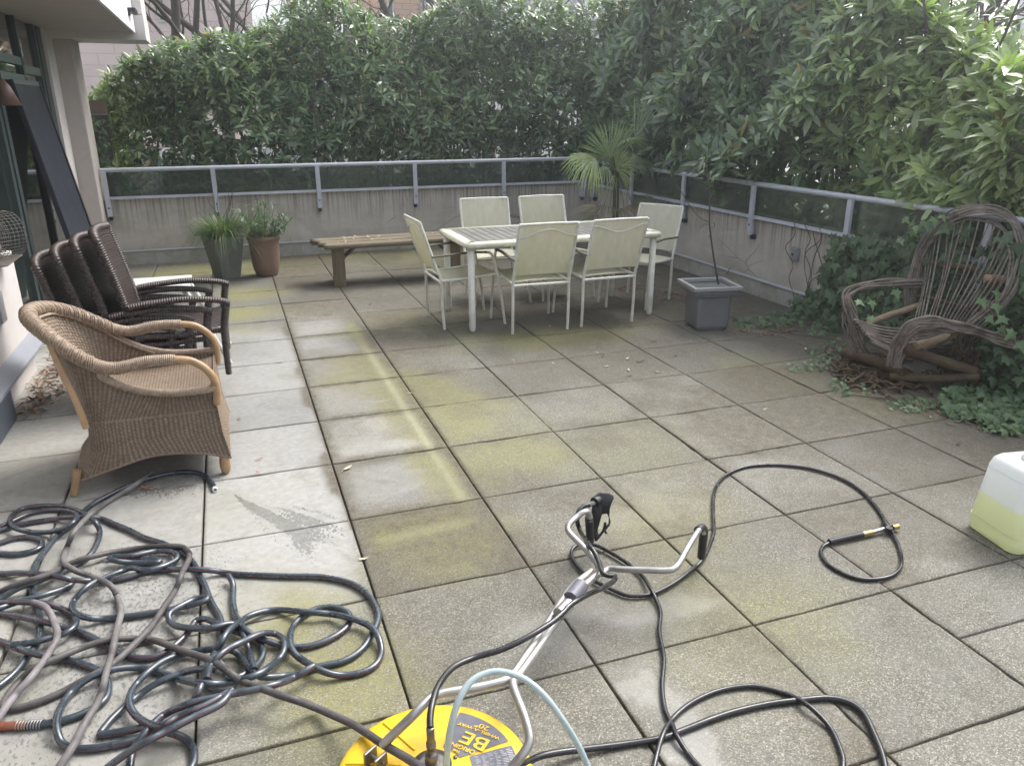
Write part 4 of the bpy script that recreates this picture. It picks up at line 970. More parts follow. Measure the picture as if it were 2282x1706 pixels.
P, F, T = leaves(B_, rg.normal(0, 1, (n, 3))+V(-.8, 0, .1), np.tile(V(0, -.3, 1), (n, 1)), rg.uniform(.05, .09, n), rg.uniform(.012, .02, n), rg.uniform(.2, .5, n), np.tile(V(.20, .27, .17), (n, 1)))
link_mesh('leaves', P-np.array(pl.location), F, M_LEAF, pl, col=T)

# ================================================================ fan palm in the far right corner
py_ = 4.55; c0 = OY(1369, 490, py_); pm = wroot('fan_palm', (c0[0], py_, 0), 'fan palm with drooping green fronds and a skirt of dead ones in the far corner', 'palm')
mb = MB(); mb.lathe([(.15, 0), (.17, .05), (.215, .36), (.235, .37), (.235, .41), (.21, .42), (.20, .36)], c=(c0[0], py_, 0), seg=32); mb.build('pot', M_PLAST, pm)
mb = MB(); disc(mb, (c0[0], py_, .36), .2); mb.build('soil', M_DSOIL, pm)
zt = OY(1369, 385, py_)[2]
mb = MB(); tp = [(c0[0], py_, .36), (c0[0]+.01, py_, .6), (c0[0], py_, zt)]; mb.tube(spline(np.array(tp), 8), np.linspace(.045, .03, 17), 10)
mb.build('trunk', M_BARK, pm)
Bp = []; 
def fan(hub, d, nrm, R, spread, nf, tint, droop=.15, w=.020):
    d = unit(V(*d)); s = unit(np.cross(d, V(*nrm))); th = np.linspace(-spread, spread, nf)+rg.normal(0, .02, nf)
    dirs = d[None]*np.cos(th)[:, None]+s[None]*np.sin(th)[:, None]; n = nf; Pn = unit(np.cross(s, d)); P = []
    lens = R*(.80+.20*np.cos(th*.9))*rg.uniform(.93, 1.04, n); sd_ = unit(np.cross(dirs, Pn))
    for t, w_ in zip(np.linspace(0.02, 1, 8), [.15, .5, .95, 1.0, .9, .7, .4, .05]):
        c = hub+dirs*(lens*t)[:, None]-V(0, 0, 1)*(droop*lens*t**2.6)[:, None]*rg.uniform(.8, 1.2)
        ww = np.minimum(w*w_, lens*t*(2*spread/nf)*.62+.001)*.5
        P += [c-sd_*ww[:, None]+Pn*ww[:, None]*.5, c, c+sd_*ww[:, None]+Pn*ww[:, None]*.5]
    P = np.stack(P, 1).reshape(-1, 3); q = []
    for i in range(7):
        for k in (0, 1): q.append((3*i+k, 3*i+k+1, 3*i+k+4, 3*i+k+3))
    F = (np.arange(n)[:, None, None]*24+np.array(q)[None]).reshape(-1, 4)
    T = np.repeat(np.tile(V(*tint), (n, 1))*rg.uniform(.75, 1.25, (n, 1)), 24, 0)
    off = np.array(pm.location); o = link_mesh('frond', P-off, F, M_LEAF, pm, col=T)
    crown = V(c0[0], py_, zt); mid = (crown+hub)/2+V(0, 0, .06)
    mb = MB(); mb.tube(spline([crown, mid, hub], 6), .006, 6); mb.build('stalk', simple_stalk, o)
    return o
simple_stalk = simple('palm_stalk', (.20, .24, .09), .5)
zz = lambda u, v, y=py_: OY(1200+u/5.5125, 240+v/5.5125, y)
gA, gB, gC = (.19, .26, .14), (.27, .35, .19), (.33, .41, .16)
fan(zz(880, 620, 4.45), (-.38, -.25, 1), (0, -1, -.2), .48, 1.30, 24, gB, .05, .030)
fan(zz(700, 620, 4.35), (-1, -.45, -.05), (.2, -.6, 1), .44, 1.05, 22, gC, .5, .026)
fan(zz(560, 600, 4.45), (-.55, -.6, .15), (0, -.6, 1), .28, 1.2, 14, gC, 1.1, .026)
fan(zz(1180, 380, 4.60), (.72, -.1, .62), (-.5, -1, .3), .52, .85, 14, gB, .05, .026)
fan(zz(1080, 430, 4.40), (.35, -.8, .55), (0, .3, 1), .30, 1.2, 16, gB, .45, .026)
fan(zz(960, 760, 4.35), (.25, -.6, .55), (0, -.8, .7), .33, 1.3, 26, gC, .25)
fan(zz(1100, 660, 4.45), (1, -.4, .15), (0, -.5, 1), .32, .95, 18, gA, .35)
fan(zz(830, 720, 4.35), (-.4, -.7, -.2), (0, -.8, 1), .24, .7, 9, gB, .9)
dd = (.30, .25, .15); dd2 = (.15, .17, .09)
for (u, v, d, R, t_) in [(800, 1230, (-1, -.3, .1), .40, dd), (880, 1220, (-.4, -.8, .2), .34, dd2), (1050, 1230, (.9, -.5, .15), .42, dd), (1150, 1180, (1, -.2, .35), .45, dd2), (700, 1290, (-.8, -.6, -.05), .38, dd2), (960, 1240, (.1, -1, .1), .36, dd)]:
    fan(zz(u, v, 4.45), d, (0, -.3, 1), R, .9, 14, t_, .35, .016)
# ================================================================ woven things
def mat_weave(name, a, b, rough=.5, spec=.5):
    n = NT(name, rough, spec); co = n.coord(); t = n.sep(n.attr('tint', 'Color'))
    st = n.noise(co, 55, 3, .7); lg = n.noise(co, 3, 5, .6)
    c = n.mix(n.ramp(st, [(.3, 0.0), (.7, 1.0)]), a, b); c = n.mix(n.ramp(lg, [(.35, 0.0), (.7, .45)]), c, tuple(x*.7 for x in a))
    n.base(n.mix(n.math('MULTIPLY', t[0], 1.0, True), c, tuple(x*.22 for x in a))); return n.m  # gaps mix to a darker base: crevice shade painted into the weave
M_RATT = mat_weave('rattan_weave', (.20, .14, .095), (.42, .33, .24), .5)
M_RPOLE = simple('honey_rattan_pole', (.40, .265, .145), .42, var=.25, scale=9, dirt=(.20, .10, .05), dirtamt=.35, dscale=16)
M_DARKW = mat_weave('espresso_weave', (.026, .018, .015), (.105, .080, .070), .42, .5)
def woven(name, B, parent, off, stake, pitch, amp, mat, diag=False, thick=0):
    """B (nu,nv,3) finely sampled base surface; real relief of a plain weave. rows run along u"""
    nu, nv = B.shape[:2]
    du = np.linalg.norm(np.diff(B, axis=0), axis=2).mean(1); U = np.r_[0, np.cumsum(du)]
    dv = np.linalg.norm(np.diff(B, axis=1), axis=2).mean(0); Vv = np.r_[0, np.cumsum(dv)]
    Tu = np.gradient(B, axis=0); Tv = np.gradient(B, axis=1); N_ = unit(np.cross(Tu, Tv))
    u = U[:, None]/stake; v = Vv[None]/pitch
    if diag: v = v+np.abs(((u/10) % 1)-.5)*6*0; 
    row = np.floor(v); f = v-row
    if diag:
        # twill: each row steps along by half a stake
        s = np.cos(PI*(u+row*.5)); prof = np.sqrt(np.clip(1-(2*f-1)**2, 0, 1)); h = prof*(.68+.32*s)
    else:
        s = .72*np.cos(2*PI*u)+.28*np.cos(PI*(u+row)); prof = np.sqrt(np.clip(1-(2*f-1)**2, 0, 1)); h = prof*(.52+.48*s)
    P = B+N_*(amp*h)[..., None]; I = np.arange(nu*nv).reshape(nu, nv)
    F = np.stack([I[:-1, :-1], I[1:, :-1], I[1:, 1:], I[:-1, 1:]], -1).reshape(-1, 4)
    tint = np.repeat((np.clip((.62-h)*2.4, 0, 1) if diag else np.clip(.86-1.1*h, 0, 1)).reshape(-1, 1), 3, 1)  # crevice shade put into the colour, darker where the relief is low
    return link_mesh(name, P.reshape(-1, 3)-np.array(off), F, mat, parent, col=tint)
def lerp_grid(rows, nv, vs):
    """rows: list of (nu,3) curves at parameters vs -> (nu,nv,3) smooth along v"""
    R_ = np.stack(rows, 0); t = np.linspace(0, 1, nv); out = np.zeros((R_.shape[1], nv, 3))
    for k in range(3):
        for i in range(R_.shape[1]): out[i, :, k] = np.interp(t, vs, R_[:, i, k])
    return out
def wrapped_tube(mb, pts, r, pitch=.007, amp=.0012, sides=10, flat=1.0, up=None, diag=0.0):
    q = resample(pts, pitch/4); L = np.r_[0, np.cumsum(np.linalg.norm(np.diff(q, axis=0), axis=1))]
    rr = np.broadcast_to(np.asarray(r, float), (len(pts),)); Lp = np.r_[0, np.cumsum(np.linalg.norm(np.diff(np.asarray(pts, float), axis=0), axis=1))]
    rq = np.interp(L, Lp, rr)+amp*np.sin(2*PI*L/pitch)
    mb.tube(q, rq, sides, flat=flat, up=up)

# ---------------------------------------------------------------- honey rattan armchair
rc_ = wroot('rattan_armchair', (-.18, .375, 0), 'honey brown rattan armchair with rolled arms, nearest the tangled hose', 'armchair')
NU = 340
Y0, Y1, YM = .05, .70, .375
def mirror(c): d = c[::-1].copy(); d[:, 1] = 2*YM-d[:, 1]; return d
def upath(half, n=NU):
    """half: near front -> back middle; returns whole path, n samples by length of the waist"""
    full = np.r_[spline(np.array(half, float), 10)[:-1], spline(mirror(np.array(half, float)), 10)]
    return full
def samp(full, n=NU):
    L = np.r_[0, np.cumsum(np.linalg.norm(np.diff(full, axis=0), axis=1))]; t = np.linspace(0, L[-1], n); return np.stack([np.interp(t, L, full[:, k]) for k in range(3)], 1)
waist = [(.10, .055, .345), (-.05, .05, .345), (-.25, .05, .345), (-.40, .055, .345), (-.465, .10, .345), (-.475, .22, .345), (-.478, .375, .345)]
bott = [(.135, .045, .088), (-.02, .047, .135), (-.22, .047, .150), (-.45, .05, .095), (-.545, .075, .068), (-.56, .22, .10), (-.565, .375, .12)]
mid = [(.108, .052, .22), (-.05, .052, .24), (-.25, .052, .24), (-.405, .056, .21), (-.475, .095, .20), (-.49, .22, .22), (-.492, .375, .22)]
top = [(.088, .052, .450), (-.056, .048, .455), (-.18, .05, .470), (-.345, .052, .560), (-.48, .085, .680), (-.605, .20, .775), (-.650, .375, .805)]
def al(h): 
    f = upath(h); n = len(f); m = len(h)
    # parametrise by control index so that curves correspond
    t = np.linspace(0, n-1, NU); return np.stack([np.interp(t, np.arange(n), f[:, k]) for k in range(3)], 1)
B = lerp_grid([al(bott), al(mid), al(waist), al(top)], 300, [0, .20, .38, 1.0])
# keep stake spacing even along the waist
L = np.r_[0, np.cumsum(np.linalg.norm(np.diff(B[:, 110], axis=0), axis=1))]; t = np.linspace(0, L[-1], 420)
B = np.stack([np.stack([np.interp(t, L, B[:, j, k]) for k in range(3)], 1) for j in range(B.shape[1])], 1)
off = rc_.location[:]
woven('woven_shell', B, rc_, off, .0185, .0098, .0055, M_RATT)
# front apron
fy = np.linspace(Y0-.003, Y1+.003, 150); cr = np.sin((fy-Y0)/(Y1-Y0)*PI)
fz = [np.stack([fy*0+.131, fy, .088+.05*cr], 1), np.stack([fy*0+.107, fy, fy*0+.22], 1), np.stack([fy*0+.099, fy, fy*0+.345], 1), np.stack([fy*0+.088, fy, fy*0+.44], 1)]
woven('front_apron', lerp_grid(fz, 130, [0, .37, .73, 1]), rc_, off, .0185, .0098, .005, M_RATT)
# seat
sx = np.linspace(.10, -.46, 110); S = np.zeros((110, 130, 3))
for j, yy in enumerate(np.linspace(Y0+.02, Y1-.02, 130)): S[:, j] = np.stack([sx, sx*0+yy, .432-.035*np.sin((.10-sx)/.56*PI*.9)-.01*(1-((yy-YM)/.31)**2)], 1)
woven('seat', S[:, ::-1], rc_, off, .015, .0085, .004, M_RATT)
# rims
rim = [(.104, .045, .375), (.108, .045, .480), (.080, .045, .548), (.018, .045, .600), (-.06, .043, .617), (-.17, .043, .620), (-.30, .043, .602), (-.383, .050, .625), (-.46, .07, .675), (-.54, .12, .738), (-.612, .20, .786), (-.655, .29, .809), (-.670, .375, .815)]
full = upath(rim); m = len(full); s_ = np.abs(np.linspace(-1, 1, m))
rad = np.interp(s_, [0, .25, .5, .62, 1], [.034, .033, .029, .025, .023])
k0 = int(m*.165)
mb = MB(); wrapped_tube(mb, full[k0:m-k0], rad[k0:m-k0], .0085, .0016, 14); mb.build('rolled_rim', M_RATT, rc_)
for sl in (full[:k0+2], full[m-k0-2:]):
    mb = MB(); mb.tube(sl, .0185, 12); mb.build('arm_bow', M_RPOLE, rc_)
# diagonal wrap of the back rim
mb = MB(); a0, a1 = int(m*.30), int(m*.70); T = unit(np.gradient(full, axis=0)); n = 74
cen = V(-.25, YM, .3)
for k in range(n):
    i = int(a0+(a1-a0)*k/(n-1)); t_ = T[i]; o1 = unit(np.cross(t_, V(.45, 0, .9))); u1 = unit(np.cross(o1, t_)); R0 = rad[i]+.001; q = []
    for a in np.linspace(-.75*PI, .75*PI, 12): q.append(full[i]+(o1*sin(a)+u1*cos(a))*R0+t_*a*.012)
    mb.tube(q, .0042, 5, caps=False)
mb.build('braided_wrap', M_RATT, rc_)
# lower roll along the panel edge, and the waist band
lo = [(-.34, .040, .585), (-.363, .040, .572), (-.277, .038, .512), (-.169, .038, .472), (-.056, .038, .456), (.079, .040, .455), (.10, .042, .47)]
for f in (np.array(lo), mirror(np.array(lo))):
    mb = MB(); wrapped_tube(mb, spline(f, 8), .0185, .0065, .0011, 12); mb.build('side_roll', M_RATT, rc_)
def braid(mb, c, r=.0035):
    c = resample(c, .004); L = np.arange(len(c))*.004; N2 = unit(np.cross(np.gradient(c, axis=0), V(0, 0, 1)))
    for ph in (0, PI): mb.tube(c+V(0, 0, 1)*(np.sin(L/.022*2*PI+ph)*.0045)[:, None]+N2*(np.cos(L/.022*2*PI+ph)*.003+.004)[:, None], r, 5)
mb = MB(); braid(mb, al(waist)); braid(mb, al(bott)); mb.build('braid_bands', M_RATT, rc_)
mb = MB(); inner = al(top)*1.0; inner = inner+(V(-.25, YM, .35)-inner)*.035; braid(mb, inner[60:-60], .004); mb.build('inner_braid', M_RATT, rc_)
for yy in (Y0-.008, 2*YM-Y0+.008):
    mb = MB(); mb.tube(spline(np.array([(-.465, yy, .335), (-.485, yy, .47), (-.52, yy+(YM-yy)*.06, .60), (-.55, yy+(YM-yy)*.16, .73)]), 6), .0155, 10); mb.build('back_pole', M_RPOLE, rc_)
for yy in (.075, .675):
    mb = MB(); mb.lathe([(.012, 0), (.021, .008), (.027, .035), (.026, .07), (.020, .11)], c=(.100, yy, 0), seg=18); mb.build('leg', M_RPOLE, rc_)
    mb = MB(); mb.tube([(-.575, yy-.01, 0), (-.545, yy, .12)], [.017, .021], 12); mb.build('leg', M_RPOLE, rc_)
# strings hanging out below the shell
mb = MB(); rr = np.random.default_rng(8)

# ---------------------------------------------------------------- stack of dark woven chairs
def woven_chair(label):
    r = empty('wicker_chair', (0, 0, 0), label, 'chair', 'dark wicker armchairs in a leaning stack')
    # local: x forward, y across 0.57, feet at z=0
    W_ = .57
    # back panel
    nu_, nv_ = 150, 150; yy = np.linspace(.04, W_-.04, nu_); hh = np.linspace(0, 1, nv_); Bk = np.zeros((nu_, nv_, 3))
    for i, y in enumerate(yy):
        e = (y-W_/2)/(W_/2); cur = .045*(1-e*e)
        zt = .862+.022*(1-e*e)
        Bk[i, :, 0] = -.475-cur-.115*hh**1.3; Bk[i, :, 1] = y+(e*.012)*hh; Bk[i, :, 2] = .27+(zt-.27)*hh
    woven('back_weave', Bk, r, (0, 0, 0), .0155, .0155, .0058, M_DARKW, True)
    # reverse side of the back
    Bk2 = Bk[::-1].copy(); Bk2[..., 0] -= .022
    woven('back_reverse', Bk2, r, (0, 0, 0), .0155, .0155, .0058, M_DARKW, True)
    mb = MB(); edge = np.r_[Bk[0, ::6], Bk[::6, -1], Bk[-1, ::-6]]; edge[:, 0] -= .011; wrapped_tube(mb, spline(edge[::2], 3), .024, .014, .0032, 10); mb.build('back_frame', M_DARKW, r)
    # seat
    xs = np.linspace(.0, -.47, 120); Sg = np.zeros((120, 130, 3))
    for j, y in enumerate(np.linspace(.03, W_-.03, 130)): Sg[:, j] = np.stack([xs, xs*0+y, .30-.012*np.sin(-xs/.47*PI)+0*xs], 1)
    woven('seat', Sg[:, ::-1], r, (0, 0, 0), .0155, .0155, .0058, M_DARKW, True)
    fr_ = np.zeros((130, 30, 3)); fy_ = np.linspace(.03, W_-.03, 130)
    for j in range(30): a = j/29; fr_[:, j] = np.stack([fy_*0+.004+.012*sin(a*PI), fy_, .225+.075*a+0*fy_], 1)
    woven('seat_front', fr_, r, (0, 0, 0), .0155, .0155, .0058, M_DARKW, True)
    for s, y in ((-1, .0), (1, W_)):
        arm = spline(np.array([(-.50, y, .465), (-.40, y, .478), (-.20, y, .490), (-.02, y, .472), (.055, y, .448)]), 6)
        mb = MB(); wrapped_tube(mb, arm, .031, .014, .0034, 10, flat=.62, up=(0, 0, 1)); mb.build('armrest', M_DARKW, r)
        mb = MB(); wrapped_tube(mb, np.array([(.035, y, .450), (.005, y+.0, .30), (.0, y, .15), (-.002, y, 0)]), [.024, .022, .020, .018], .013, .0032, 8); mb.build('front_leg', M_DARKW, r)
        mb = MB(); wrapped_tube(mb, np.array([(-.475, y, .30), (-.50, y, .15), (-.53, y, 0)]), .019, .013, .0032, 8); mb.build('back_leg', M_DARKW, r)
        mb = MB(); wrapped_tube(mb, np.array([(-.01, y, .285), (-.25, y, .275), (-.47, y, .28)]), .017, .013, .0032, 8); mb.build('seat_rail', M_DARKW, r)
        mb = MB(); wrapped_tube(mb, np.array([(-.47, y, .27), (-.485, y, .37), (-.50, y, .475)]), .019, .013, .0032, 8); mb.build('back_post', M_DARKW, r)
    return r
lab = ['dark brown wicker chair on top of the stack, its back furthest to the right',
       'dark brown wicker chair second from the top of the leaning stack',
       'dark brown wicker chair third from the top of the leaning stack',
       'dark brown wicker chair at the bottom of the stack, its back furthest left']
w0 = woven_chair(lab[0]); chairs = [w0]+[copy_tree(w0) for _ in range(3)]
for k, c in enumerate(chairs):
    c['label'] = lab[k]; c.location = (.145-.108*k, 1.20+.004*k, .152-.047*k)

# white table and white round piece behind the stack
M_WP = simple('white_plastic_old', (.66, .65, .62), .4, var=.05, dirt=(.35, .34, .28), dirtamt=.2)
wt = wroot('side_table', (-.18, 2.1, 0), 'white plastic side table half hidden behind the stack of dark chairs', 'table')
q = OY(427, 614, 2.38); zt = q[2]; ft = G(514, 806)
mb = MB(); mb.bbox((-.50, 1.95, zt-.022), (q[0], 2.42, zt), .008); mb.build('table_top', M_WP, wt)
for (a, b, c, d) in ((q[0]-.04, 1.99, ft[0], 1.93), (q[0]-.04, 2.38, ft[0], 2.44), (-.46, 1.99, -.56, 1.93), (-.46, 2.38, -.56, 2.44)):
    mb = MB(); mb.tube([(a, b, zt-.02), (c, d, 0)], [.022, .016], 8); mb.build('leg', M_WP, wt)
wd = wroot('white_stool', (-.92, 2.5, 0), 'white rounded plastic stool seat poking up behind the dark wicker backs', 'stool')
q = OX(168, 540, -.98)
mb = MB(); Mx = Matrix.Translation(Vector(q)+Vector((0, 0, -.05))) @ Matrix.Rotation(RAD(62), 4, 'X') @ Matrix.Rotation(RAD(20), 4, 'Y'); mb.lathe([(0, -.008), (.095, -.008), (.105, 0), (.095, .01), (0, .012)], seg=32, M=Mx); mb.build('seat', M_WP, wd)
for k in range(3):
    a = k*2.1+.4; p0 = Mx @ Vector((cos(a)*.07, sin(a)*.07, 0)); mb = MB(); mb.tube([p0[:], (p0[0]+.1*cos(a), p0[1]+.1+.05*sin(a), 0)], .012, 8); mb.build('leg', M_WP, wd)

# ================================================================ bentwood twig chair
M_TWIG = mat_wood('grey_bentwood', (.075, .06, .05), (.33, .28, .235), .12, (3, 3, 3))
M_LOG = mat_wood('peeled_log', (.17, .115, .07), (.40, .31, .21), .15, (3, 3, 8))
M_ROT = mat_wood('rotten_wood', (.04, .026, .018), (.13, .085, .05), .35, (6, 6, 6))
tc = wroot('twig_chair', (4.1, -.05, 0), 'old bentwood twig armchair with a tall oval back, overgrown by ivy', 'chair')
K = 402/1654.0
def tw(pts, dep, n=8): 
    dep = np.interp(np.linspace(0, 1, len(pts)), np.linspace(0, 1, len(dep)), dep)
    return spline([PD(1880+u*K, 440+v*K, d) for (u, v), d in zip(pts, dep)], n)
rg = np.random.default_rng(77)
def bundle(name, pts, dep, n, r, spread, mat=M_TWIG, lat=(1, 0, 0)):
    base = tw(pts, dep, 8); T = unit(np.gradient(base, axis=0)); S_ = unit(np.cross(T, V(*_f))); mb = MB()
    for k in range(n):
        o_ = (k-(n-1)/2)*spread; wob = (.005*np.sin(np.linspace(0, 9, len(base))+k*2)+.004*np.sin(np.linspace(0, 31, len(base))*rg.uniform(.7, 1.3)+k))[:, None]
        c = base+S_*(o_+wob)+V(*_f)*rg.normal(0, .006)
        rr_ = r*rg.uniform(.75, 1.2)*(1+.15*np.sin(np.linspace(0, 40, len(base))+k)); mb.tube(c, rr_, 7)
    return mb.build(name, mat, tc)
hoop = [(600, 1000), (600, 860), (640, 700), (700, 520), (790, 360), (900, 240), (1050, 150), (1240, 110), (1420, 130), (1560, 220), (1630, 360), (1640, 520), (1590, 700), (1520, 870), (1380, 1040), (1200, 1200)]
bundle('back_hoop', hoop, [5.36, 5.36, 5.2, 4.97, 4.72, 4.68, 4.73], 6, .0072, .0125)
hoop2 = [(640, 1000), (690, 760), (760, 540), (860, 370), (1000, 250), (1200, 190), (1380, 230), (1500, 330), (1530, 480), (1530, 640), (1500, 800), (1400, 940), (1130, 1160)]
bundle('inner_hoop', hoop2, [5.36, 5.36, 5.2, 4.97, 4.72, 4.68, 4.75], 2, .0062, .013)
# back spindles
mb = MB()
for k in range(19):
    f = k/18; u0 = 640+f*520; v0 = 1160+f*60; i = .14+.72*f
    H = tw(hoop2, [5.36, 5.36, 5.2, 4.97, 4.72, 4.68, 4.75], 8); tip = H[int((.18+.60*f)*(len(H)-1))]
    b = PD(1880+u0*K, 440+v0*K, 5.10-.30*f); m_ = (b+tip)/2+V(.03, 0, 0)+rg.normal(0, .014, 3)
    mb.tube(spline([b, m_, tip], 8), rg.uniform(.0032, .0062), 6)
mb.build('back_spindles', M_TWIG, tc)
mb = MB(); mb.tube(tw([(740, 600), (900, 620), (1120, 640), (1300, 690), (1500, 750)], [5.34, 4.84], 6), .021, 9); mb.tube(tw([(680, 900), (820, 930), (1050, 990), (1350, 1040)], [5.3, 4.9], 6), .014, 8); mb.build('back_rail', M_ROT, tc)
mb = MB(); mb.tube(tw([(1290, 745), (1500, 755)], [4.84, 4.80], 4), .028, 10); mb.build('rail_log', simple('pink_brown_log', (.28, .17, .12), .6, var=.2), tc)
bundle('far_arm', [(800, 785), (640, 780), (420, 780), (230, 800), (90, 850), (30, 900), (40, 980), (80, 1090), (120, 1230), (170, 1380), (220, 1450)], [5.35, 5.3, 5.25, 5.3], 5, .0085, .0125)
bundle('far_arm', [(30, 900), (20, 1040), (30, 1160), (60, 1300), (130, 1420)], [5.27, 5.3], 4, .0085, .013)
bundle('near_arm', [(1600, 1360), (1430, 1300), (1260, 1240), (1050, 1190), (860, 1150), (700, 1145), (580, 1200), (500, 1290), (450, 1400), (430, 1540)], [4.70, 4.72, 4.80, 4.95], 5, .0085, .0125)
bundle('near_arm', [(1150, 1200), (1000, 1190), (860, 1180), (700, 1200), (600, 1260), (550, 1350), (510, 1450), (490, 1560)], [4.8, 4.95], 4, .009, .014)
mb = MB()
for q_, d_, r_l in [([(210, 1160), (420, 1080), (700, 990)], [5.25, 5.3], .023), ([(660, 1360), (850, 1310), (1150, 1200)], [4.88, 4.95], .026)]: mb = MB(); mb.tube(tw(q_, d_, 6), r_l, 10); mb.build('seat_log', M_LOG, tc)
mb = MB()
for k in range(9): v = 1120+k*26; mb.tube(tw([(90+k*22, v), (300+k*25, v+60+6*k), (540+k*20, v+90-2*k), (800+k*25, v+80-12*k)], [5.22-.03*k, 5.18-.03*k], 6), rg.uniform(.007, .012), 6)
mb.build('seat_slats', M_TWIG, tc)
mb = MB()
for q_, d_, r_l in [([(0, 1420), (300, 1500), (560, 1610)], [5.42, 4.98], .036), ([(560, 1380), (800, 1470), (1200, 1600)], [4.92, 4.86], .036), ([(620, 1300), (900, 1420), (1250, 1440)], [5.1, 5.1], .026),
                    ([(420, 1640), (800, 1660), (1240, 1640)], [5.02, 4.84], .028), ([(700, 1440), (1000, 1500), (1230, 1500)], [5.15, 5.1], .022)]: mb.tube(tw(q_, d_, 6), r_l, 10)
for (u, v, d) in [(40, 1430, 5.38), (540, 1600, 4.98), (1200, 1600, 4.86)]:
    p = PD(1880+u*K, 440+v*K, d); mb.tube([p, (p[0], p[1], 0)], .026, 9)
mb.build('base_frame', M_ROT, tc)
mb = MB()
for k in range(60):
    p = PD(1880+rg.uniform(1000, 1250)*K, 440+rg.uniform(1180, 1560)*K, 4.9); d = unit(rg.normal(0, .5, 3)+V(0, 0, -1)); mb.tube([p, p+d*.06, p+d*.12+rg.normal(0, .02, 3)], [.006, .004, .001], 5)
mb.build('frayed_bark', M_ROT, tc)
# bark debris along the base
mb = MB()
for k in range(170):
    t = rg.random(); p = G(1880+rg.uniform(-40, 1250)*K, 440+rg.uniform(1560, 1760)*K, .02) if k % 2 else G(1880+rg.uniform(-80, 600)*K, 440+rg.uniform(1440, 1700)*K, .03)
    a = rg.random()*2*PI; L_ = rg.uniform(.02, .09); mb.tube([p-V(cos(a), sin(a), 0)*L_, p+V(0, 0, .012), p+V(cos(a), sin(a), rg.normal(0, .2))*L_], rg.uniform(.003, .012), 5)
tag(mb.build('rotten_debris', M_ROT), 'rotten bark and twig debris heaped under the twig chair', 'debris', kind='stuff')

# ================================================================ ivy
def ivy_leaves(P, Nn, size, tint, rg):
    """five lobed leaves"""
    n = len(P); Nn = unit(Nn); a = rg.random(n)*2*PI; h = unit(np.cross(Nn, V(0, 0, 1)+rg.normal(0, .3, (n, 3)))); g_ = np.cross(Nn, h)
    down = unit(-g_*np.sign((g_ @ V(0, 0, 1)))[:, None]+h*rg.normal(0, .5, (n, 1))); side = np.cross(Nn, down)
    sh = [(0, -.02), (-.33, -.22), (-.24, -.02), (-.56, .18), (-.22, .34), (0, .95), (.22, .34), (.56, .18), (.24, -.02), (.33, -.22)]
    pts = [P+down*(.22*size)[:, None]+Nn*(.0*size)[:, None]]
    for (u, v) in sh: pts.append(P+side*(u*size)[:, None]+down*(v*size)[:, None]-Nn*(abs(u)*.30*size+max(0, v-.3)*.25*size)[:, None])
    Vv = np.stack(pts, 1).reshape(-1, 3); m = len(sh)+1
    tri = np.array([(0, 1+(k+1) % 10, 1+k) for k in range(10)])
    F = (np.arange(n)[:, None, None]*m+tri[None]).reshape(-1, 3); return Vv, F, np.repeat(tint, m, 0)
rg = np.random.default_rng(99)
def ivy_tint(n, lo=.2, hi=.8):
    t = rg.uniform(lo, hi, (n, 1)); c = V(.035, .07, .032)+t*V(.11, .165, .07); return c
def ivy(name, P, N_, size, tint, vines, label, cat='ivy', kind=None):
    r = empty(name, tuple(P.mean(0)*V(1, 1, 0))); r['_world'] = 1; r.matrix_basis = Matrix.Translation(r.location); tag(r, label, cat)
    Vv, F, T = ivy_leaves(P, N_, size, tint, rg); link_mesh('leaves', Vv-np.array(r.location), F, M_IVY, r, col=T, smooth=False)
    mb = MB()
    for v in vines: mb.tube(spline(v, 5), .0035, 5)
    mb.build('vines', M_BARK, r); return r
# on the right wall
n = 2600; y = rg.uniform(-1.6, 1.7, n); z = rg.random(n)*1.05
lim = .22+.80*sstep(1.62, 1.05, y)+.12*(fbm(np.c_[y*3, y*0, y*0], 3)-.5)*2
lim = np.where(y < 1.15, np.minimum(lim, .98), lim)
k = (z < lim)&~((z > .78) & (fbm(np.c_[y*3, z*3, y*0+3], 2) > .52)); y, z = y[k], z[k]; n = len(y)
x = 4.93-rg.random(n)**1.8*.17-.05*np.sin(y*4)**2
Pw = np.stack([x, y, z], 1); Nw = V(-1, -.35, .45)+rg.normal(0, .32, (n, 3))
vin = []
for k_ in range(22):
    yy = rg.uniform(-1.4, 1.9); q = [V(4.93, yy, 0)]
    for j in range(6): q.append(q[-1]+V(rg.normal(0, .01), rg.normal(.03, .07), .13))
    vin.append([p for p in q if p[2] < .95])
ivy('climbing_ivy', Pw, Nw, rg.uniform(.055, .105, n), ivy_tint(n, .12, .75), vin, 'dark green ivy climbing the right wall behind the twig chair')
# ground ivy patches
def patch(cs, n, label, size=(.03, .06), lo=.3, hi=1.0, hz=.07):
    P = []; 
    for (u, v, ru, rv, w_) in cs:
        m = int(n*w_); a = rg.random(m)*2*PI; r_ = np.sqrt(rg.random(m)); c = [G(uu, vv) for uu, vv in zip(u+np.cos(a)*r_*ru, v+np.sin(a)*r_*rv)]; P += c
    P = np.array(P); n_ = len(P); P[:, 2] = rg.uniform(.012, hz, n_)
    vn = []
    for k_ in range(10):
        i, j = rg.integers(0, n_, 2); a, b = P[i].copy(), P[j].copy(); a[2] = b[2] = .008; vn.append([a, (a+b)/2+rg.normal(0, .04, 3)*V(1, 1, 0), b])
    return ivy('ground_ivy', P, V(-.25, -.45, .9)+rg.normal(0, .3, (n_, 3)), rg.uniform(*size, n_), ivy_tint(n_, lo, hi), vn, label)
patch([(2150, 905, 55, 35, .5), (2235, 930, 60, 45, .5)], 420, 'bright ground ivy spreading in front of the twig chair at the right edge', (.035, .07), .45, 1.0)
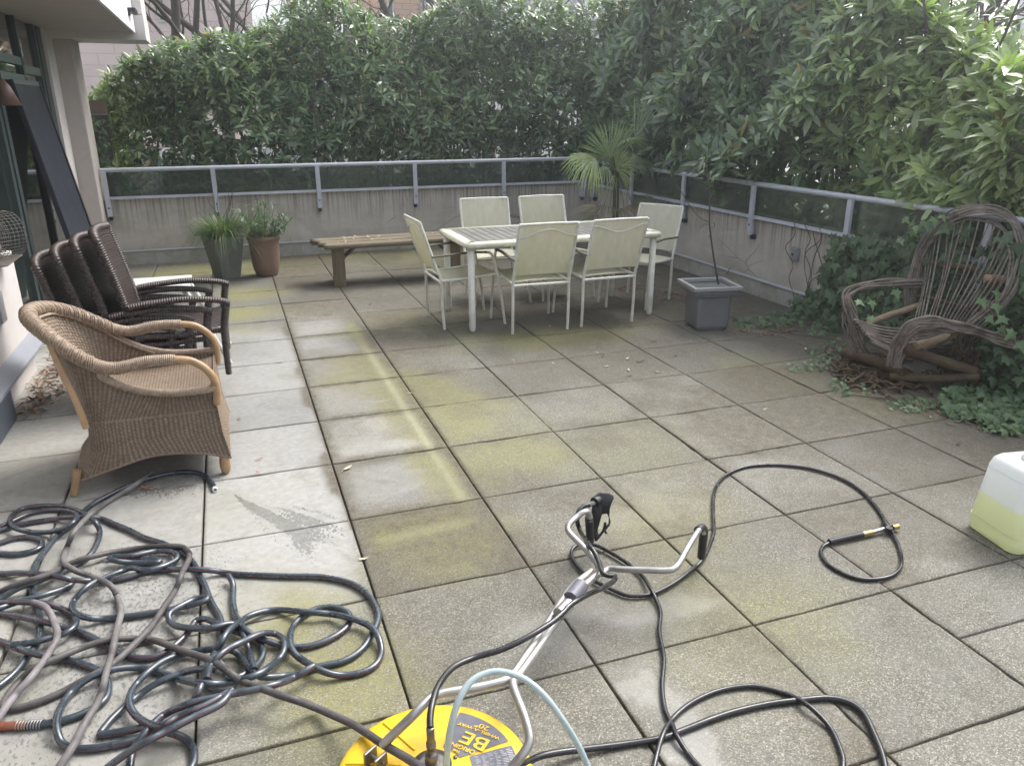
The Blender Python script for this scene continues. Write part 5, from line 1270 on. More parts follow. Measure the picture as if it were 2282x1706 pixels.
patch([(1850, 790, 50, 30, .35), (1800, 820, 45, 14, .15), (1900, 860, 50, 30, .25), (2030, 905, 60, 14, .25)], 260, 'small pale ivy sprigs creeping out left of the twig chair', (.018, .040), .5, 1.2, .03)
patch([(1690, 722, 60, 14, .3), (1780, 712, 70, 22, .5), (1850, 740, 50, 20, .2)], 170, 'loose ivy trails on the paving between the grey planter and the twig chair', (.03, .06), .3, .9, .05)
patch([(2230, 840, 60, 60, 1.0)], 260, 'dark ivy mound between the twig chair and the right wall', (.04, .085), .1, .6, .35)
# leaves woven through the chair
Pc = []
for (u, v, d, s_) in [(1430, 870, 4.5, 90), (1270, 930, 4.45, 80), (1550, 830, 4.5, 60), (1400, 980, 4.45, 70), (1330, 1090, 4.4, 60), (1560, 1230, 4.3, 80), (1620, 1330, 4.3, 60), (480, 850, 4.9, 90), (270, 950, 4.75, 80), (130, 940, 4.8, 60), (250, 1090, 4.8, 50), (760, 220, 5.05, 70), (840, 190, 5.0, 70), (560, 190, 5.15, 90), (660, 260, 5.1, 70), (520, 380, 5.15, 80), (620, 310, 5.15, 70), (910, 160, 5.0, 50), (1480, 1100, 4.4, 50), (1440, 1190, 4.35, 50)]:
    Pc.append(PD(1880+u*K, 440+v*K, d+.22 if d < 4.7 else d+.05))
Pc = np.array(Pc); n = len(Pc); tt_ = ivy_tint(n, .7, 1.3)
ivy('ivy_strand', Pc, np.tile(-_f*V(1, 1, 1)+V(0, 0, .5), (n, 1))+rg.normal(0, .25, (n, 3)), rg.uniform(.06, .085, n), tt_, [[PD(1880+u*K, 440+v*K, 4.66) for u, v in [(1350, 920), (1340, 1010), (1400, 1090), (1500, 1200), (1600, 1330)]], [PD(1880+u*K, 440+v*K, 5.1) for u, v in [(520, 400), (600, 300), (700, 220), (900, 160)]]], 'pale ivy strand with single leaves twining through the twig chair')
# ivy on the timber screen behind the pillar
n = 90; Ps_ = np.stack([rg.uniform(-1.12, -.99, n), 6.72+rg.normal(0, .02, n), rg.uniform(1.0, 1.62, n)], 1)
ivy('screen_ivy', Ps_, V(.2, -1, .3)+rg.normal(0, .3, (n, 3)), rg.uniform(.04, .07, n), ivy_tint(n, .2, .8)*1.2, [[(-1.1, 6.75, .8), (-1.05, 6.75, 1.2), (-1.08, 6.75, 1.6)]], 'greyish ivy on the narrow timber screen behind the pillar')
# ================================================================ hoses on the paving
def mat_hose(name, a, b, stripe=None, rough=.32, spec=.6, wear=.25):
    n = NT(name, rough, spec); co = n.coord(); u = n.xyz(n.attr('uvw', 'Vector'))
    c = n.mix(n.ramp(n.noise(co, 9, 4), [(.3, 0.0), (.7, 1.0)]), a, b)
    c = n.mix(n.ramp(n.noise(co, 45, 5, .75), [(.60, 0.0), (.72, wear)]), c, (.22, .21, .20))
    if stripe:
        m = n.math('MULTIPLY', n.ramp(n.math('ADD', u[1], n.math('MULTIPLY', n.math('SUBTRACT', n.noise(co, 2.5, 2), .5), .9)), [(stripe[1]-.05, 0.0), (stripe[1]-.03, .8), (stripe[1]+.03, .8), (stripe[1]+.05, 0.0)]), n.math('GREATER_THAN', u[2], 0.0)); c = n.mix(m, c, stripe[0])
    n.base(c); n.bump(n.noise(co, 120, 3), .12, .001)
    n.set('Roughness', n.ramp(n.noise(co, 14, 4), [(.3, rough-.08), (.75, rough+.22)])); return n.m
M_TEAL = mat_hose('teal_hose_rubber', (.020, .030, .040), (.048, .064, .078), ((.17, .018, .03), .62), .24, .9)
M_OLD = mat_hose('old_grey_hose', (.05, .045, .044), (.13, .12, .118), None, .5, .35, .7)
M_OLD2 = mat_hose('pale_worn_hose', (.10, .09, .092), (.26, .24, .245), ((.16, .05, .06), .6), .45, .4, .5)
M_BLK = mat_hose('black_pressure_hose', (.012, .012, .013), (.022, .022, .024), None, .22, .6, .12)
SX = 900/2108.0
def HP(p, z=0.012): return G(p[0]*SX, 1000+p[1]*SX, z)
# every strand is (material key, radius, points measured over the floor)
T1 = [
 ('T', [(1125, 212), (1098, 165), (1055, 132), (960, 120), (850, 135), (740, 165), (640, 205), (520, 265), (450, 315), (380, 390), (285, 470), (212, 560), (170, 640), (172, 730), (200, 820), (210, 920), (190, 1020), (120, 1120), (40, 1200), (-60, 1260), (-130, 1200), (-120, 1050), (-60, 990), (0, 1000), (100, 1040), (200, 1075), (280, 1090), (400, 1108), (500, 1150), (560, 1200), (570, 1260), (540, 1315), (450, 1370), (330, 1412), (200, 1435), (120, 1440)]),
 ('T', [(-120, 470), (-60, 440), (0, 425), (100, 395), (250, 370), (400, 355), (520, 360), (620, 400), (740, 455), (850, 490), (930, 530), (1000, 590), (1050, 670), (1100, 780), (1145, 880), (1155, 960), (1130, 1050), (1085, 1130), (1080, 1200), (1110, 1250), (1180, 1255), (1220, 1215), (1180, 1150), (1120, 1090)]),
 ('T', [(-120, 430), (0, 405), (70, 375), (160, 335), (260, 318), (350, 325), (400, 350), (350, 405), (250, 432), (140, 430), (65, 400), (55, 355), (120, 310), (235, 298), (350, 305), (430, 330), (495, 380), (518, 440), (490, 530), (420, 590), (330, 640), (200, 690), (90, 728), (0, 780), (-100, 830), (-60, 860), (0, 858), (150, 880), (300, 920), (400, 950), (520, 1000), (640, 1070), (740, 1095), (850, 1070), (940, 1000), (1000, 930), (1030, 892), (1085, 885), (1150, 920), (1280, 970), (1350, 1010), (1370, 1070), (1330, 1140), (1250, 1190), (1180, 1200)]),
 ('T', [(-100, 520), (0, 490), (80, 465), (160, 460), (215, 485), (195, 525), (100, 548), (0, 545), (-80, 560), (-120, 620), (0, 650), (100, 645), (250, 655), (350, 675), (378, 695), (350, 722), (250, 757), (120, 790), (0, 828), (-80, 845), (-40, 810), (0, 802), (150, 798), (280, 815), (370, 860), (396, 912), (350, 960), (250, 990), (150, 1012), (60, 1022)]),
 ('T', [(370, 685), (500, 690), (620, 680), (700, 660), (775, 636), (920, 630), (1100, 632), (1170, 642), (1300, 655), (1500, 662), (1680, 668), (1830, 702), (1930, 765), (1970, 850), (1958, 930), (1900, 1030), (1800, 1100), (1665, 1132), (1560, 1170), (1440, 1190), (1350, 1185), (1290, 1130), (1230, 1060), (1180, 1050), (1110, 1100), (1080, 1180), (1090, 1215)]),
 ('T', [(575, 575), (600, 560), (700, 565), (810, 580), (830, 592), (760, 596), (640, 590), (575, 575), (590, 562), (690, 555), (740, 545), (830, 530), (905, 542), (922, 575), (850, 612), (760, 632), (690, 620), (650, 632), (550, 672), (470, 710), (410, 760), (376, 820), (400, 862), (480, 884), (600, 880), (750, 860), (900, 832), (1000, 812), (1070, 790), (1075, 774), (1020, 783), (950, 818), (885, 862), (900, 912), (980, 932), (1100, 935), (1190, 915), (1250, 930), (1290, 1020), (1310, 1100), (1330, 1150)]),
 ('T', [(1190, 660), (1215, 720), (1222, 820), (1240, 890), (1300, 960), (1390, 1002), (1500, 1026), (1620, 1026), (1740, 982), (1820, 920), (1822, 862), (1745, 826), (1650, 835), (1560, 892), (1518, 960), (1532, 1050), (1600, 1115), (1700, 1165), (1800, 1180), (1900, 1160), (1970, 1110), (1995, 1040), (1960, 955), (1880, 900), (1750, 866), (1600, 850), (1450, 840), (1330, 860), (1250, 902), (1180, 960), (1120, 1060), (1082, 1140), (1078, 1200)]),
 ('T', [(1080, 1205), (1100, 1130), (1180, 1052), (1280, 1000), (1360, 966), (1430, 966), (1482, 1002), (1472, 1070), (1400, 1140), (1300, 1190), (1150, 1222), (1000, 1215), (850, 1170), (720, 1140), (600, 1150), (480, 1190), (380, 1262), (320, 1350), (290, 1440), (310, 1520), (370, 1556), (480, 1560), (600, 1540), (700, 1512), (830, 1455), (950, 1385), (1010, 1310), (1050, 1235)]),
 ('T', [(1130, 1150), (1040, 1150), (950, 1170), (820, 1222), (700, 1302), (600, 1392), (540, 1462), (520, 1490), (545, 1490), (650, 1470), (760, 1450), (880, 1470), (970, 1512), (1012, 1580), (1000, 1660), (900, 1760), (760, 1770), (690, 1700), (690, 1600), (720, 1530), (780, 1460), (860, 1385), (1000, 1322), (1150, 1290), (1350, 1250), (1480, 1212), (1560, 1175), (1640, 1128)]),
 ('T', [(1150, 1040), (1000, 1060), (860, 1102), (740, 1190), (682, 1280), (690, 1360), (750, 1420), (840, 1440), (940, 1390), (1080, 1330), (1200, 1260)]),
 ('T', [(560, 1660), (480, 1740)][::-1]+[(700, 1562), (850, 1482), (1000, 1405), (1150, 1335), (1210, 1260)]),
]
T2 = [
 ('G', [(790, 120), (700, 192), (600, 252), (500, 320), (430, 380), (380, 450), (342, 530), (335, 592), (385, 632), (480, 665), (560, 702), (605, 752), (627, 830), (615, 920), (600, 1000), (575, 1100), (545, 1210), (500, 1330), (440, 1440), (380, 1550), (310, 1660), (250, 1760)]),
]
T3 = [('G', [(2230, 1690), (2105, 1600), (1950, 1505), (1800, 1420), (1600, 1330), (1400, 1255), (1270, 1215), (1190, 1160), (1130, 1120), (1070, 1090), (950, 1050), (820, 1005), (700, 990), (560, 995), (430, 1035), (300, 1090), (170, 1150), (90, 1222), (40, 1290), (20, 1340), (50, 1352), (150, 1335), (300, 1280), (450, 1200), (560, 1140), (650, 1070), (760, 960), (850, 832), (920, 722), (970, 612), (985, 560), (960, 515), (880, 505), (760, 515), (640, 530), (520, 552), (400, 582), (320, 622), (230, 662), (100, 702), (-60, 770)])]
T4 = [('P', [(170, 800), (230, 822), (280, 882), (295, 980), (250, 1072), (180, 1162), (90, 1272), (0, 1392), (-90, 1500)])]
RH = .0112
_laid = []     # samples already lying on the floor: x, y, z, r
def lay(pts, r, gap=7, zmin=None):
    """drapes a strand over whatever already lies under it"""
    q = np.array([HP(p) for p in pts]); q = spline(q, 10); q = resample(q, .010); n = len(q)
    s0_ = np.arange(n)*.01; q[:, :2] += .0028*np.stack([np.sin(s0_*13+len(pts))+np.sin(s0_*29), np.cos(s0_*17)+np.sin(s0_*7)], 1)*.6
    base = r+.001; z = np.full(n, base)
    for it in range(2):
        if _laid:
            A = np.concatenate(_laid); 
            for i in range(0, n, 64):
                c = q[i:i+64]; d2 = (c[:, None, 0]-A[None, :, 0])**2+(c[:, None, 1]-A[None, :, 1])**2; rr = r+A[None, :, 3]
                hit = d2 < (rr*1.0)**2; top = np.where(hit, A[None, :, 2]+np.sqrt(np.maximum(rr**2-d2, 0))*1.0, 0).max(1); z[i:i+64] = np.maximum(z[i:i+64], top)
        break
    for i in range(n):          # over itself
        j = np.arange(0, max(0, i-gap))
        if len(j) == 0: continue
        d2 = ((q[j, :2]-q[i, :2])**2).sum(1); h = d2 < (2*r)**2
        if h.any(): z[i] = max(z[i], (z[j][h]+np.sqrt((2*r)**2-d2[h])).max())
    z = np.minimum(z, .085)
    # stiff hose: bridge between supports
    zz = z.copy(); k = 9
    for s_ in range(1, k):
        w_ = 1-(s_/k)**2
        zz[s_:] = np.maximum(zz[s_:], base+(z[:-s_]-base)*w_); zz[:-s_] = np.maximum(zz[:-s_], base+(z[s_:]-base)*w_)
    ker = np.exp(-np.linspace(-2, 2, 7)**2); ker /= ker.sum(); zz = np.convolve(np.r_[np.repeat(zz[:1], 3), zz, np.repeat(zz[-1:], 3)], ker, 'valid')
    # same picture position at the lifted height
    f = (CAM[2]-zz)/(CAM[2]-q[:, 2]); P = CAM+(q-CAM)*f[:, None]
    _laid.append(np.c_[P[:, :2], zz, np.full(n, r)]); return P
def strand_mesh(mb, P, r, seed=0):
    L = np.arange(len(P))*.01; rr = r*(1+.03*np.sin(L*11+seed)); mb.tube(P, rr, 12)
hs = wroot('garden_hose', (-.35, -.95, 0), 'tangled shiny teal garden hose with a red stripe in front of the rattan armchair', 'hose')
mb = MB(); ends = []
for k, (m_, pts) in enumerate(T1):
    P = lay(pts, RH); strand_mesh(mb, P, RH, k); ends.append(P)
mb.build('hose_line', M_TEAL, hs)
def ring_at(mb, p, d, r, L, seg=16): 
    d = unit(d); mb.tube([p, p+d*L], r, seg)
mb = MB(); P = ends[0]; d = unit(P[0]-P[2]); Mx = Matrix.Translation(Vector(P[0])) @ Vector(d).to_track_quat('Z', 'Y').to_matrix().to_4x4()
mb.lathe([(.0114, -.012), (.0128, -.010), (.0130, .004), (.0085, .006), (.0072, .004), (.0072, -.02)], seg=24, M=Mx); mb.build('cut_end', M_WHITE, hs)
mb = MB(); mb.lathe([(.0070, -.004), (0, -.005)], seg=24, M=Mx); mb.build('dark_bore', M_BOLT, hs)
M_BRASS = simple('copper_fitting', (.30, .12, .08), .4, .6, var=.3, scale=60)
M_STEEL = simple('brushed_steel', (.44, .43, .41), .38, .8, var=.10, scale=25, dirt=(.25, .23, .2), dirtamt=.25, dscale=18)
e = P[-1]; d = unit((P[-1]-P[-6])*V(1, 1, 0)); mb = MB(); mb.tube([e-d*.01, e+d*.055], .0125, 16); mb.tube([e+d*.055, e+d*.062, e+d*.066], [.0150, .0155, .013], 16); mb.build('connector', M_BRASS, hs)
mb = MB(); s_ = np.cross(d, V(0, 0, 1)); t = np.linspace(0, 1, 200); hel = e-d*.055+d*(t*.075)[:, None]+(s_*np.cos(t*2*PI*9)[:, None]+V(0, 0, 1)*np.sin(t*2*PI*9)[:, None])*.0138; hel[:, 2] = np.maximum(hel[:, 2], .002); mb.tube(hel, .0016, 5); mb.build('spring_guard', M_STEEL, hs)
og = wroot('garden_hose', (.3, -1.7, 0), 'old dark grey hose running from the tangle onto the yellow disc', 'hose')
mb = MB(); P = lay(T3[0][1], RH)
# it climbs onto the disc
lift = sstep(.28, .62, P[:, 0])*.145; P2 = P.copy(); f = (CAM[2]-(P[:, 2]+lift))/(CAM[2]-P[:, 2]); P2 = CAM+(P-CAM)*f[:, None]
strand_mesh(mb, P2, RH, 3); mb.build('hose_line', M_OLD, og)
mb = MB()
for i in (int(len(P2)*.77), ): mb.tube(P2[i:i+3], .0130, 12)
mb.build('joint_sleeve', M_BOLT, og)
og = wroot('garden_hose', (-.3, -.7, 0), 'weathered brown grey hose coming out from under the rattan armchair', 'hose')
mb = MB(); strand_mesh(mb, lay(T2[0][1], RH), RH, 5); mb.build('hose_line', mat_hose('grey_worn_hose', (.070, .064, .062), (.20, .19, .185), None, .5, .35, .7), og)
og = wroot('garden_hose', (-.6, -1.3, 0), 'pale worn hose end curling over the teal one at the left edge', 'hose')
mb = MB(); strand_mesh(mb, lay(T4[0][1], RH), RH, 6); mb.build('hose_line', M_OLD2, og)

# ================================================================ round surface washer
D2 = lambda x, y: (700+x/2.521, 1050+y/2.521)      # measured in an enlarged detail
M_YEL = simple('yellow_housing', (.80, .50, .012), .34, var=.05, scale=6, spec=.5, dirt=(.30, .22, .08), dirtamt=.32, dscale=16)
M_STK = simple('sticker_grey', (.125, .125, .15), .45, var=.2, scale=30)
M_STY = simple('sticker_yellow', (.85, .55, .02), .4, var=.03)
M_DSTL = simple('dark_steel', (.20, .19, .18), .35, .8, var=.2, scale=30)
HZ = .115
lf = G(748, 1706, .055); tp = G(982, 1574, .055); rt = G(1196, 1706, .055)
# circle of 0.255 m radius whose far edge and sides meet the outline in the photograph
R0 = .262
ctr = None; best = 9e9
for cx in np.linspace(.4, 1.0, 61):
    for cy in np.linspace(-2.6, -2.0, 61):
        e_ = sum((math.hypot(p[0]-cx, p[1]-cy)-R0)**2 for p in (lf, tp, rt, G(840, 1610, .055), G(1130, 1625, .055)))
        if e_ < best: best = e_; ctr = (cx, cy)
CXY = V(ctr[0], ctr[1], 0)
sw = wroot('surface_washer', tuple(CXY), 'yellow round surface washer with steel handlebars lying on the paving', 'pressure washer')
mb = MB(); mb.lathe([(.250, .030), (.262, .032), (.2625, .052), (.256, .066), (.243, .072), (.200, .078), (.12, .086), (.075, .090), (0, .092)], c=CXY, seg=96); mb.build('disc_housing', M_YEL, sw)
mb = MB()
for k in range(14): a = 2*PI*k/14+.1; d_ = V(cos(a), sin(a), 0); 
mb.lathe([(.243, .004), (.251, .004), (.251, .031), (.243, .031)], c=CXY, seg=72); mb.build('brush_skirt', M_BOLT, sw)
def topz(r): return np.interp(r, [0, .075, .12, .200, .243, .256], [.092, .090, .086, .078, .072, .066])
mb = MB()
for a in np.radians([152, 112, 250]):
    q = [CXY+V(cos(a), sin(a), 0)*r for r in np.linspace(.085, .238, 8)]; q = [p+V(0, 0, topz(np.linalg.norm((p-CXY)[:2]))+.001) for p in q]; mb.tube(q, .0035, 6)
mb.build('ribs', M_YEL, sw)
# sticker sectors
def sector(mb, a0, a1, r0, r1, dz):
    A = np.linspace(RAD(a0), RAD(a1), 24); Rr = np.linspace(r0, r1, 8); P = [[*(CXY+V(cos(a)*r, sin(a)*r, topz(r)+dz))] for a in A for r in Rr]
    I = np.arange(24*8).reshape(24, 8); F = np.stack([I[:-1, :-1], I[:-1, 1:], I[1:, 1:], I[1:, :-1]], -1).reshape(-1, 4); mb.add(P, F)
def ang(px, py, z=.08): p = G(*D2(px, py), z); return math.degrees(math.atan2(p[1]-CXY[1], p[0]-CXY[0])), math.hypot(p[0]-CXY[0], p[1]-CXY[1])
A1 = ang(810, 1365)[0]; A2 = ang(1112, 1510)[0]; A3 = ang(1160, 1640)[0]
mb = MB(); sector(mb, A2+1.5, A1, .075, .222, .0022); stk = mb.build('badge_sticker', M_STK, sw)
mb = MB(); sector(mb, A3-55, A2-3, .10, .222, .0022); st2 = mb.build('info_sticker', M_STK, sw)
# small print lines on the second sticker
mb = MB(); rr = np.random.default_rng(2)
for k in range(26):
    a = RAD(A2-6-k*1.7)
    for j in range(6):
        if rr.random() < .75:
            r0_ = .112+j*.018; r1_ = r0_+rr.uniform(.006, .016); P = []
            for r in (r0_, r1_):
                for da in (-.0035, .0035): P.append(CXY+V(cos(a+da)*r, sin(a+da)*r, topz(r)+.0032))
            mb.add(P, [(0, 2, 3, 1)], smooth=False)
mb.build('small_print', simple('print_white', (.6, .6, .62), .5), st2)
def text_on(txt, a_deg, r, size, mat, parent, dz=.004, extrude=.0004, rot=None, sx=1.0):
    cu = bpy.data.curves.new('txt', 'FONT'); cu.body = txt; cu.size = size; cu.align_x = 'CENTER'; cu.align_y = 'CENTER'; cu.extrude = extrude; cu.offset = size*.012
    ob = bpy.data.objects.new('txt', cu); COL.objects.link(ob); dg = bpy.context.evaluated_depsgraph_get(); me = bpy.data.meshes.new_from_object(ob.evaluated_get(dg)); bpy.data.objects.remove(ob)
    a = RAD(a_deg); c = CXY+V(cos(a)*r, sin(a)*r, 0); rz = (a+PI/2 if rot is None else rot)
    co = np.array([v.co[:] for v in me.vertices]); co[:, 0] *= sx
    x = c[0]+co[:, 0]*cos(rz)-co[:, 1]*sin(rz); y = c[1]+co[:, 0]*sin(rz)+co[:, 1]*cos(rz); rr_ = np.hypot(x-CXY[0], y-CXY[1]); z = topz(rr_)+dz+co[:, 2]
    off = np.array(sw.location)
    for v, p in zip(me.vertices, np.c_[x, y, z]-off): v.co = p
    me.name = 'lettering'; me.materials.clear(); me.materials.append(mat); o = bpy.data.objects.new('lettering', me); COL.objects.link(o); o.parent = parent; return o
am = (A1+A2)/2
aB, rB = ang(905, 1525); aW, rW = ang(925, 1455); a20, r20 = ang(945, 1440); aO, rO = ang(820, 1575)
p1 = G(*D2(960, 1545), .08); p2 = G(*D2(850, 1505), .08); rzt = math.atan2(p2[1]-p1[1], p2[0]-p1[0])
text_on('BE', *ang(905, 1522), .066, M_STY, stk, rot=rzt, sx=1.15)
text_on('WHIRL-A-WAY', *ang(925, 1460), .0165, M_STY, stk, rot=rzt, sx=1.15)
text_on('20"', *ang(945, 1434), .026, M_STY, stk, rot=rzt, sx=1.2)
text_on('ORIGINAL', *ang(815, 1562), .021, M_STY, stk, rot=rzt, sx=1.0)
text_on('THE', *ang(800, 1590), .012, M_STY, stk, rot=rzt, sx=1.0)
for a in np.radians([15, 75, 135, 195, 255, 315]): q = CXY+V(cos(a)*.066, sin(a)*.066, .090); mb = MB(); mb.lathe([(.006, 0), (.006, .004), (0, .005)], c=q, seg=6); mb.build('bolt', M_DSTL, sw)
# swivel hub in the middle
hb = G(*D2(660, 1600), .12)
mb = MB(); mb.lathe([(.05, .086), (.052, .094), (.03, .097), (.0, .097)], c=(hb[0], hb[1], 0), seg=32); mb.build('hub_plate', M_DSTL, sw)
pts = [PD(*D2(680, 1640), 1.95)]*0
h0 = V(hb[0], hb[1], .095)
mb = MB(); mb.lathe([(.016, 0), (.018, .004), (.018, .034), (.015, .040), (.0105, .042), (.0105, .055), (.013, .057), (.013, .072), (.0095, .074), (.0105, .078), (.0105, .118), (.009, .120)], c=h0, seg=6*3); mb.build('swivel_fitting', M_DSTL, sw)
# handle tubes. lower fork -> long shaft -> bars
def D2p(x, y, z): return G(*D2(x, y), z)
RT = .0125
lb = D2p(345, 1590, .12)
mb = MB()
fl = [D2p(385, 1540, .125), D2p(430, 1490, .15), D2p(560, 1365, .20), D2p(640, 1285, .215), D2p(705, 1248, .215), D2p(900, 1215, .215), D2p(1050, 1180, .215), D2p(1105, 1150, .215), D2p(1150, 1095, .212), D2p(1300, 870, .19), D2p(1440, 660, .165), D2p(1560, 560, .15)]
frr = [D2p(1110, 1660, .12), D2p(1150, 1615, .14), D2p(1195, 1550, .16), D2p(1210, 1490, .175), D2p(1180, 1370, .20), D2p(1145, 1280, .21), D2p(1118, 1200, .215), D2p(1130, 1160, .215), D2p(1175, 1110, .212), D2p(1330, 890, .19), D2p(1470, 690, .165), D2p(1600, 570, .15)]
mb.tube(resample(spline(fl, 8), .01), RT, 14); mb.build('handle_tube', M_STEEL, sw)
mb = MB(); mb.tube(resample(spline(frr, 8), .01), RT, 14); mb.build('handle_tube', M_STEEL, sw)
# left bracket
mb = MB(); Mx = Matrix.Translation(Vector(lb)+Vector((0, 0, -.02))) @ Matrix.Rotation(RAD(35), 4, 'Z')
for y_ in (-.022, .016): mb.bbox((-.022, y_, -.02), (.022, y_+.008, .026), .003, Mx)
mb.bbox((-.022, -.022, -.024), (.022, .024, -.018), .002, Mx); mb.tube([(Mx @ Vector((0, -.03, .008)))[:], (Mx @ Vector((0, .032, .008)))[:]], .005, 8); mb.build('bracket', M_DSTL, sw)
E5 = lambda x, y: (1240+x/5.5125, 1080+y/5.5125)
def E5p(x, y, z): return G(*E5(x, y), z)
# handlebars
barL = [E5p(520, 1010, .150), E5p(470, 920, .160), E5p(330, 760, .18), E5p(170, 600, .205), E5p(140, 530, .215), E5p(165, 470, .225), E5p(250, 390, .235), E5p(330, 335, .245), E5p(385, 330, .24), E5p(405, 370, .225), E5p(410, 440, .20)]
barR = [E5p(560, 1100, .145), E5p(600, 1055, .150), E5p(660, 1025, .155), E5p(800, 1035, .165), E5p(1100, 1045, .18), E5p(1360, 1050, .19), E5p(1450, 1020, .195), E5p(1520, 940, .20), E5p(1620, 760, .21), E5p(1740, 570, .215), E5p(1790, 530, .21), E5p(1815, 590, .185)]
for b_ in (barL, barR):
    mb = MB(); mb.tube(resample(spline(b_, 8), .006), .0115, 14); mb.build('handlebar', M_STEEL, sw)
M_GRIP = simple('black_grip', (.022, .022, .025), .5, var=.2, scale=40)
mb = MB(); mb.tube([E5p(400, 395, .215), E5p(405, 460, .185), E5p(410, 560, .14), E5p(415, 690, .085)], [.0165, .017, .0165, .016], 14); mb.build('grip', M_GRIP, sw)
g_ = [E5p(1735, 560, .213), E5p(1790, 525, .208), E5p(1812, 575, .187), E5p(1800, 680, .14), E5p(1790, 780, .095), E5p(1780, 880, .045)]
mb = MB(); mb.tube(resample(spline(g_, 6), .006), [.0165]*0 or .0160, 14); mb.build('grip', M_GRIP, sw)
# clamps on the shaft
for (x0, y0, x1, y1, zz_, rr_, mt) in [(1440, 715, 1500, 640, .175, .026, M_STK), (1375, 800, 1430, 745, .205, .021, M_STEEL)]:
    mb = MB(); mb.tube([D2p(x0, y0, zz_), D2p(x1, y1, zz_)], rr_, 18); mb.build('clamp', mt, sw)
# trigger gun standing at the left bar: a flat body in a vertical plane
gz = lambda x, y, d: PD(*E5(x, y), d)
gb = E5p(500, 640, .06); gd = float((gb-CAM) @ _f)-.03
body = [(470, 170), (500, 120), (560, 95), (650, 98), (700, 130), (705, 165), (680, 210), (660, 280), (650, 380), (668, 450), (655, 500), (560, 610), (500, 690), (470, 690), (455, 600), (440, 450), (430, 330), (440, 250), (480, 215)]
hole = [(560, 360), (620, 350), (645, 400), (640, 470), (570, 550), (520, 610), (505, 560), (530, 470)]
mb = MB()
def plate(poly, d0, d1):
    A = [gz(x, y, d0) for x, y in poly]; B_ = [gz(x, y, d1) for x, y in poly]; n = len(poly)
    return np.array(A+B_), n
# ring of quads between outline and hole
def ring_plate(mb, outer, inner, d0, d1):
    o_ = resample(np.array(outer+[outer[0]], float), 1e9)*0
    def rs(p, m):
        p = np.array(list(p)+[p[0]], float); L = np.r_[0, np.cumsum(np.linalg.norm(np.diff(p, axis=0), axis=1))]; t = np.linspace(0, L[-1], m, endpoint=False); return np.stack([np.interp(t, L, p[:, 0]), np.interp(t, L, p[:, 1])], 1)
    O = rs(outer, 120); c = np.mean(inner, 0); I_ = rs(inner, 120)
    ao = np.unwrap(np.arctan2(O[:, 1]-c[1], O[:, 0]-c[0])); ai = np.unwrap(np.arctan2(I_[:, 1]-c[1], I_[:, 0]-c[0]))
    idx = [int(np.argmin(np.abs(np.angle(np.exp(1j*(ai-a)))))) for a in ao]; I2 = I_[idx]; n = 120
    bev = c+(O-c)*.965
    P = [gz(*p, d0+.004) for p in O]+[gz(*p, d0) for p in bev]+[gz(*p, d0) for p in I2]+[gz(*p, d1) for p in I2]+[gz(*p, d1) for p in bev]+[gz(*p, d1-.004) for p in O]
    F = []
    for r_ in range(5):
        for k in range(n): F.append((r_*n+k, r_*n+(k+1) % n, (r_+1)*n+(k+1) % n, (r_+1)*n+k))
    for k in range(n): F.append((5*n+k, 5*n+(k+1) % n, (k+1) % n, k))
    mb.add(P, F)
ring_plate(mb, body, hole, gd-.016, gd+.016); gun = mb.build('spray_gun', M_GRIP, sw)
mb = MB(); mb.tube([gz(600, 460, gd), gz(590, 530, gd), gz(560, 590, gd), gz(600, 560, gd), gz(612, 596, gd)], .006, 8); mb.build('trigger', M_BOLT, gun)
mb = MB(); mb.tube([gz(400, 245, gd-.01), gz(450, 222, gd-.01), gz(520, 200, gd-.008)], [.0085, .0105, .011], 14); mb.build('inlet_fitting', M_STEEL, gun)
mb = MB(); mb.tube([gz(470, 215, gd-.018), gz(560, 150, gd+.014)], [.022, .022], 14); mb.build('gun_cap', M_GRIP, gun)
# supply hose of the gun: gun -> along the shaft -> swivel fitting
hz = [gz(410, 245, gd-.01), gz(340, 260, gd-.02), gz(270, 330, gd-.04), gz(255, 440, gd-.05), gz(300, 580, gd-.06)]+[E5p(400, 730, .195), E5p(490, 870, .185), E5p(530, 970, .18), E5p(570, 1080, .18), E5p(650, 1115, .17), E5p(715, 1115, .165), E5p(710, 1170, .17), E5p(600, 1250, .19), E5p(420, 1330, .215), E5p(250, 1420, .235), E5p(150, 1490, .235)]
hz += [D2p(1400, 790, .235), D2p(1330, 850, .235), D2p(1200, 930, .23), D2p(1050, 1000, .22), D2p(900, 1045, .21), D2p(780, 1100, .22), D2p(700, 1200, .235), D2p(665, 1300, .235), D2p(652, 1380, .225), V(hb[0], hb[1], .215)+V(0, 0, .0)]
hzp = resample(spline(hz, 8), .008)
mb = MB(); mb.tube(hzp, .0092, 12); mb.build('feed_hose', M_BLK, sw)
# pale tube arching over the disc
M_CLR = NT('clear_blue_tube', .25, .5); M_CLR.base((.55, .66, .68)); M_CLR.b.inputs['Transmission Weight'].default_value = .35; M_CLR.b.inputs['Subsurface Weight'].default_value = 0; M_CLR = M_CLR.m
arch = [D2p(740, 1700, .13), D2p(745, 1600, .19), D2p(765, 1450, .27), D2p(810, 1290, .33), D2p(880, 1180, .36), D2p(980, 1128, .37), D2p(1080, 1128, .37), D2p(1190, 1170, .36), D2p(1300, 1265, .33), D2p(1400, 1400, .27), D2p(1480, 1530, .20), D2p(1540, 1660, .13), D2p(1590, 1790, .06)]
ct = wroot('clear_tube', tuple(arch[-1]*V(1, 1, 0)), 'pale blue translucent tube arching over the yellow disc', 'tube')
mb = MB(); mb.tube(resample(spline(arch, 8), .01), .0085, 12); mb.build('tube_line', M_CLR, ct)

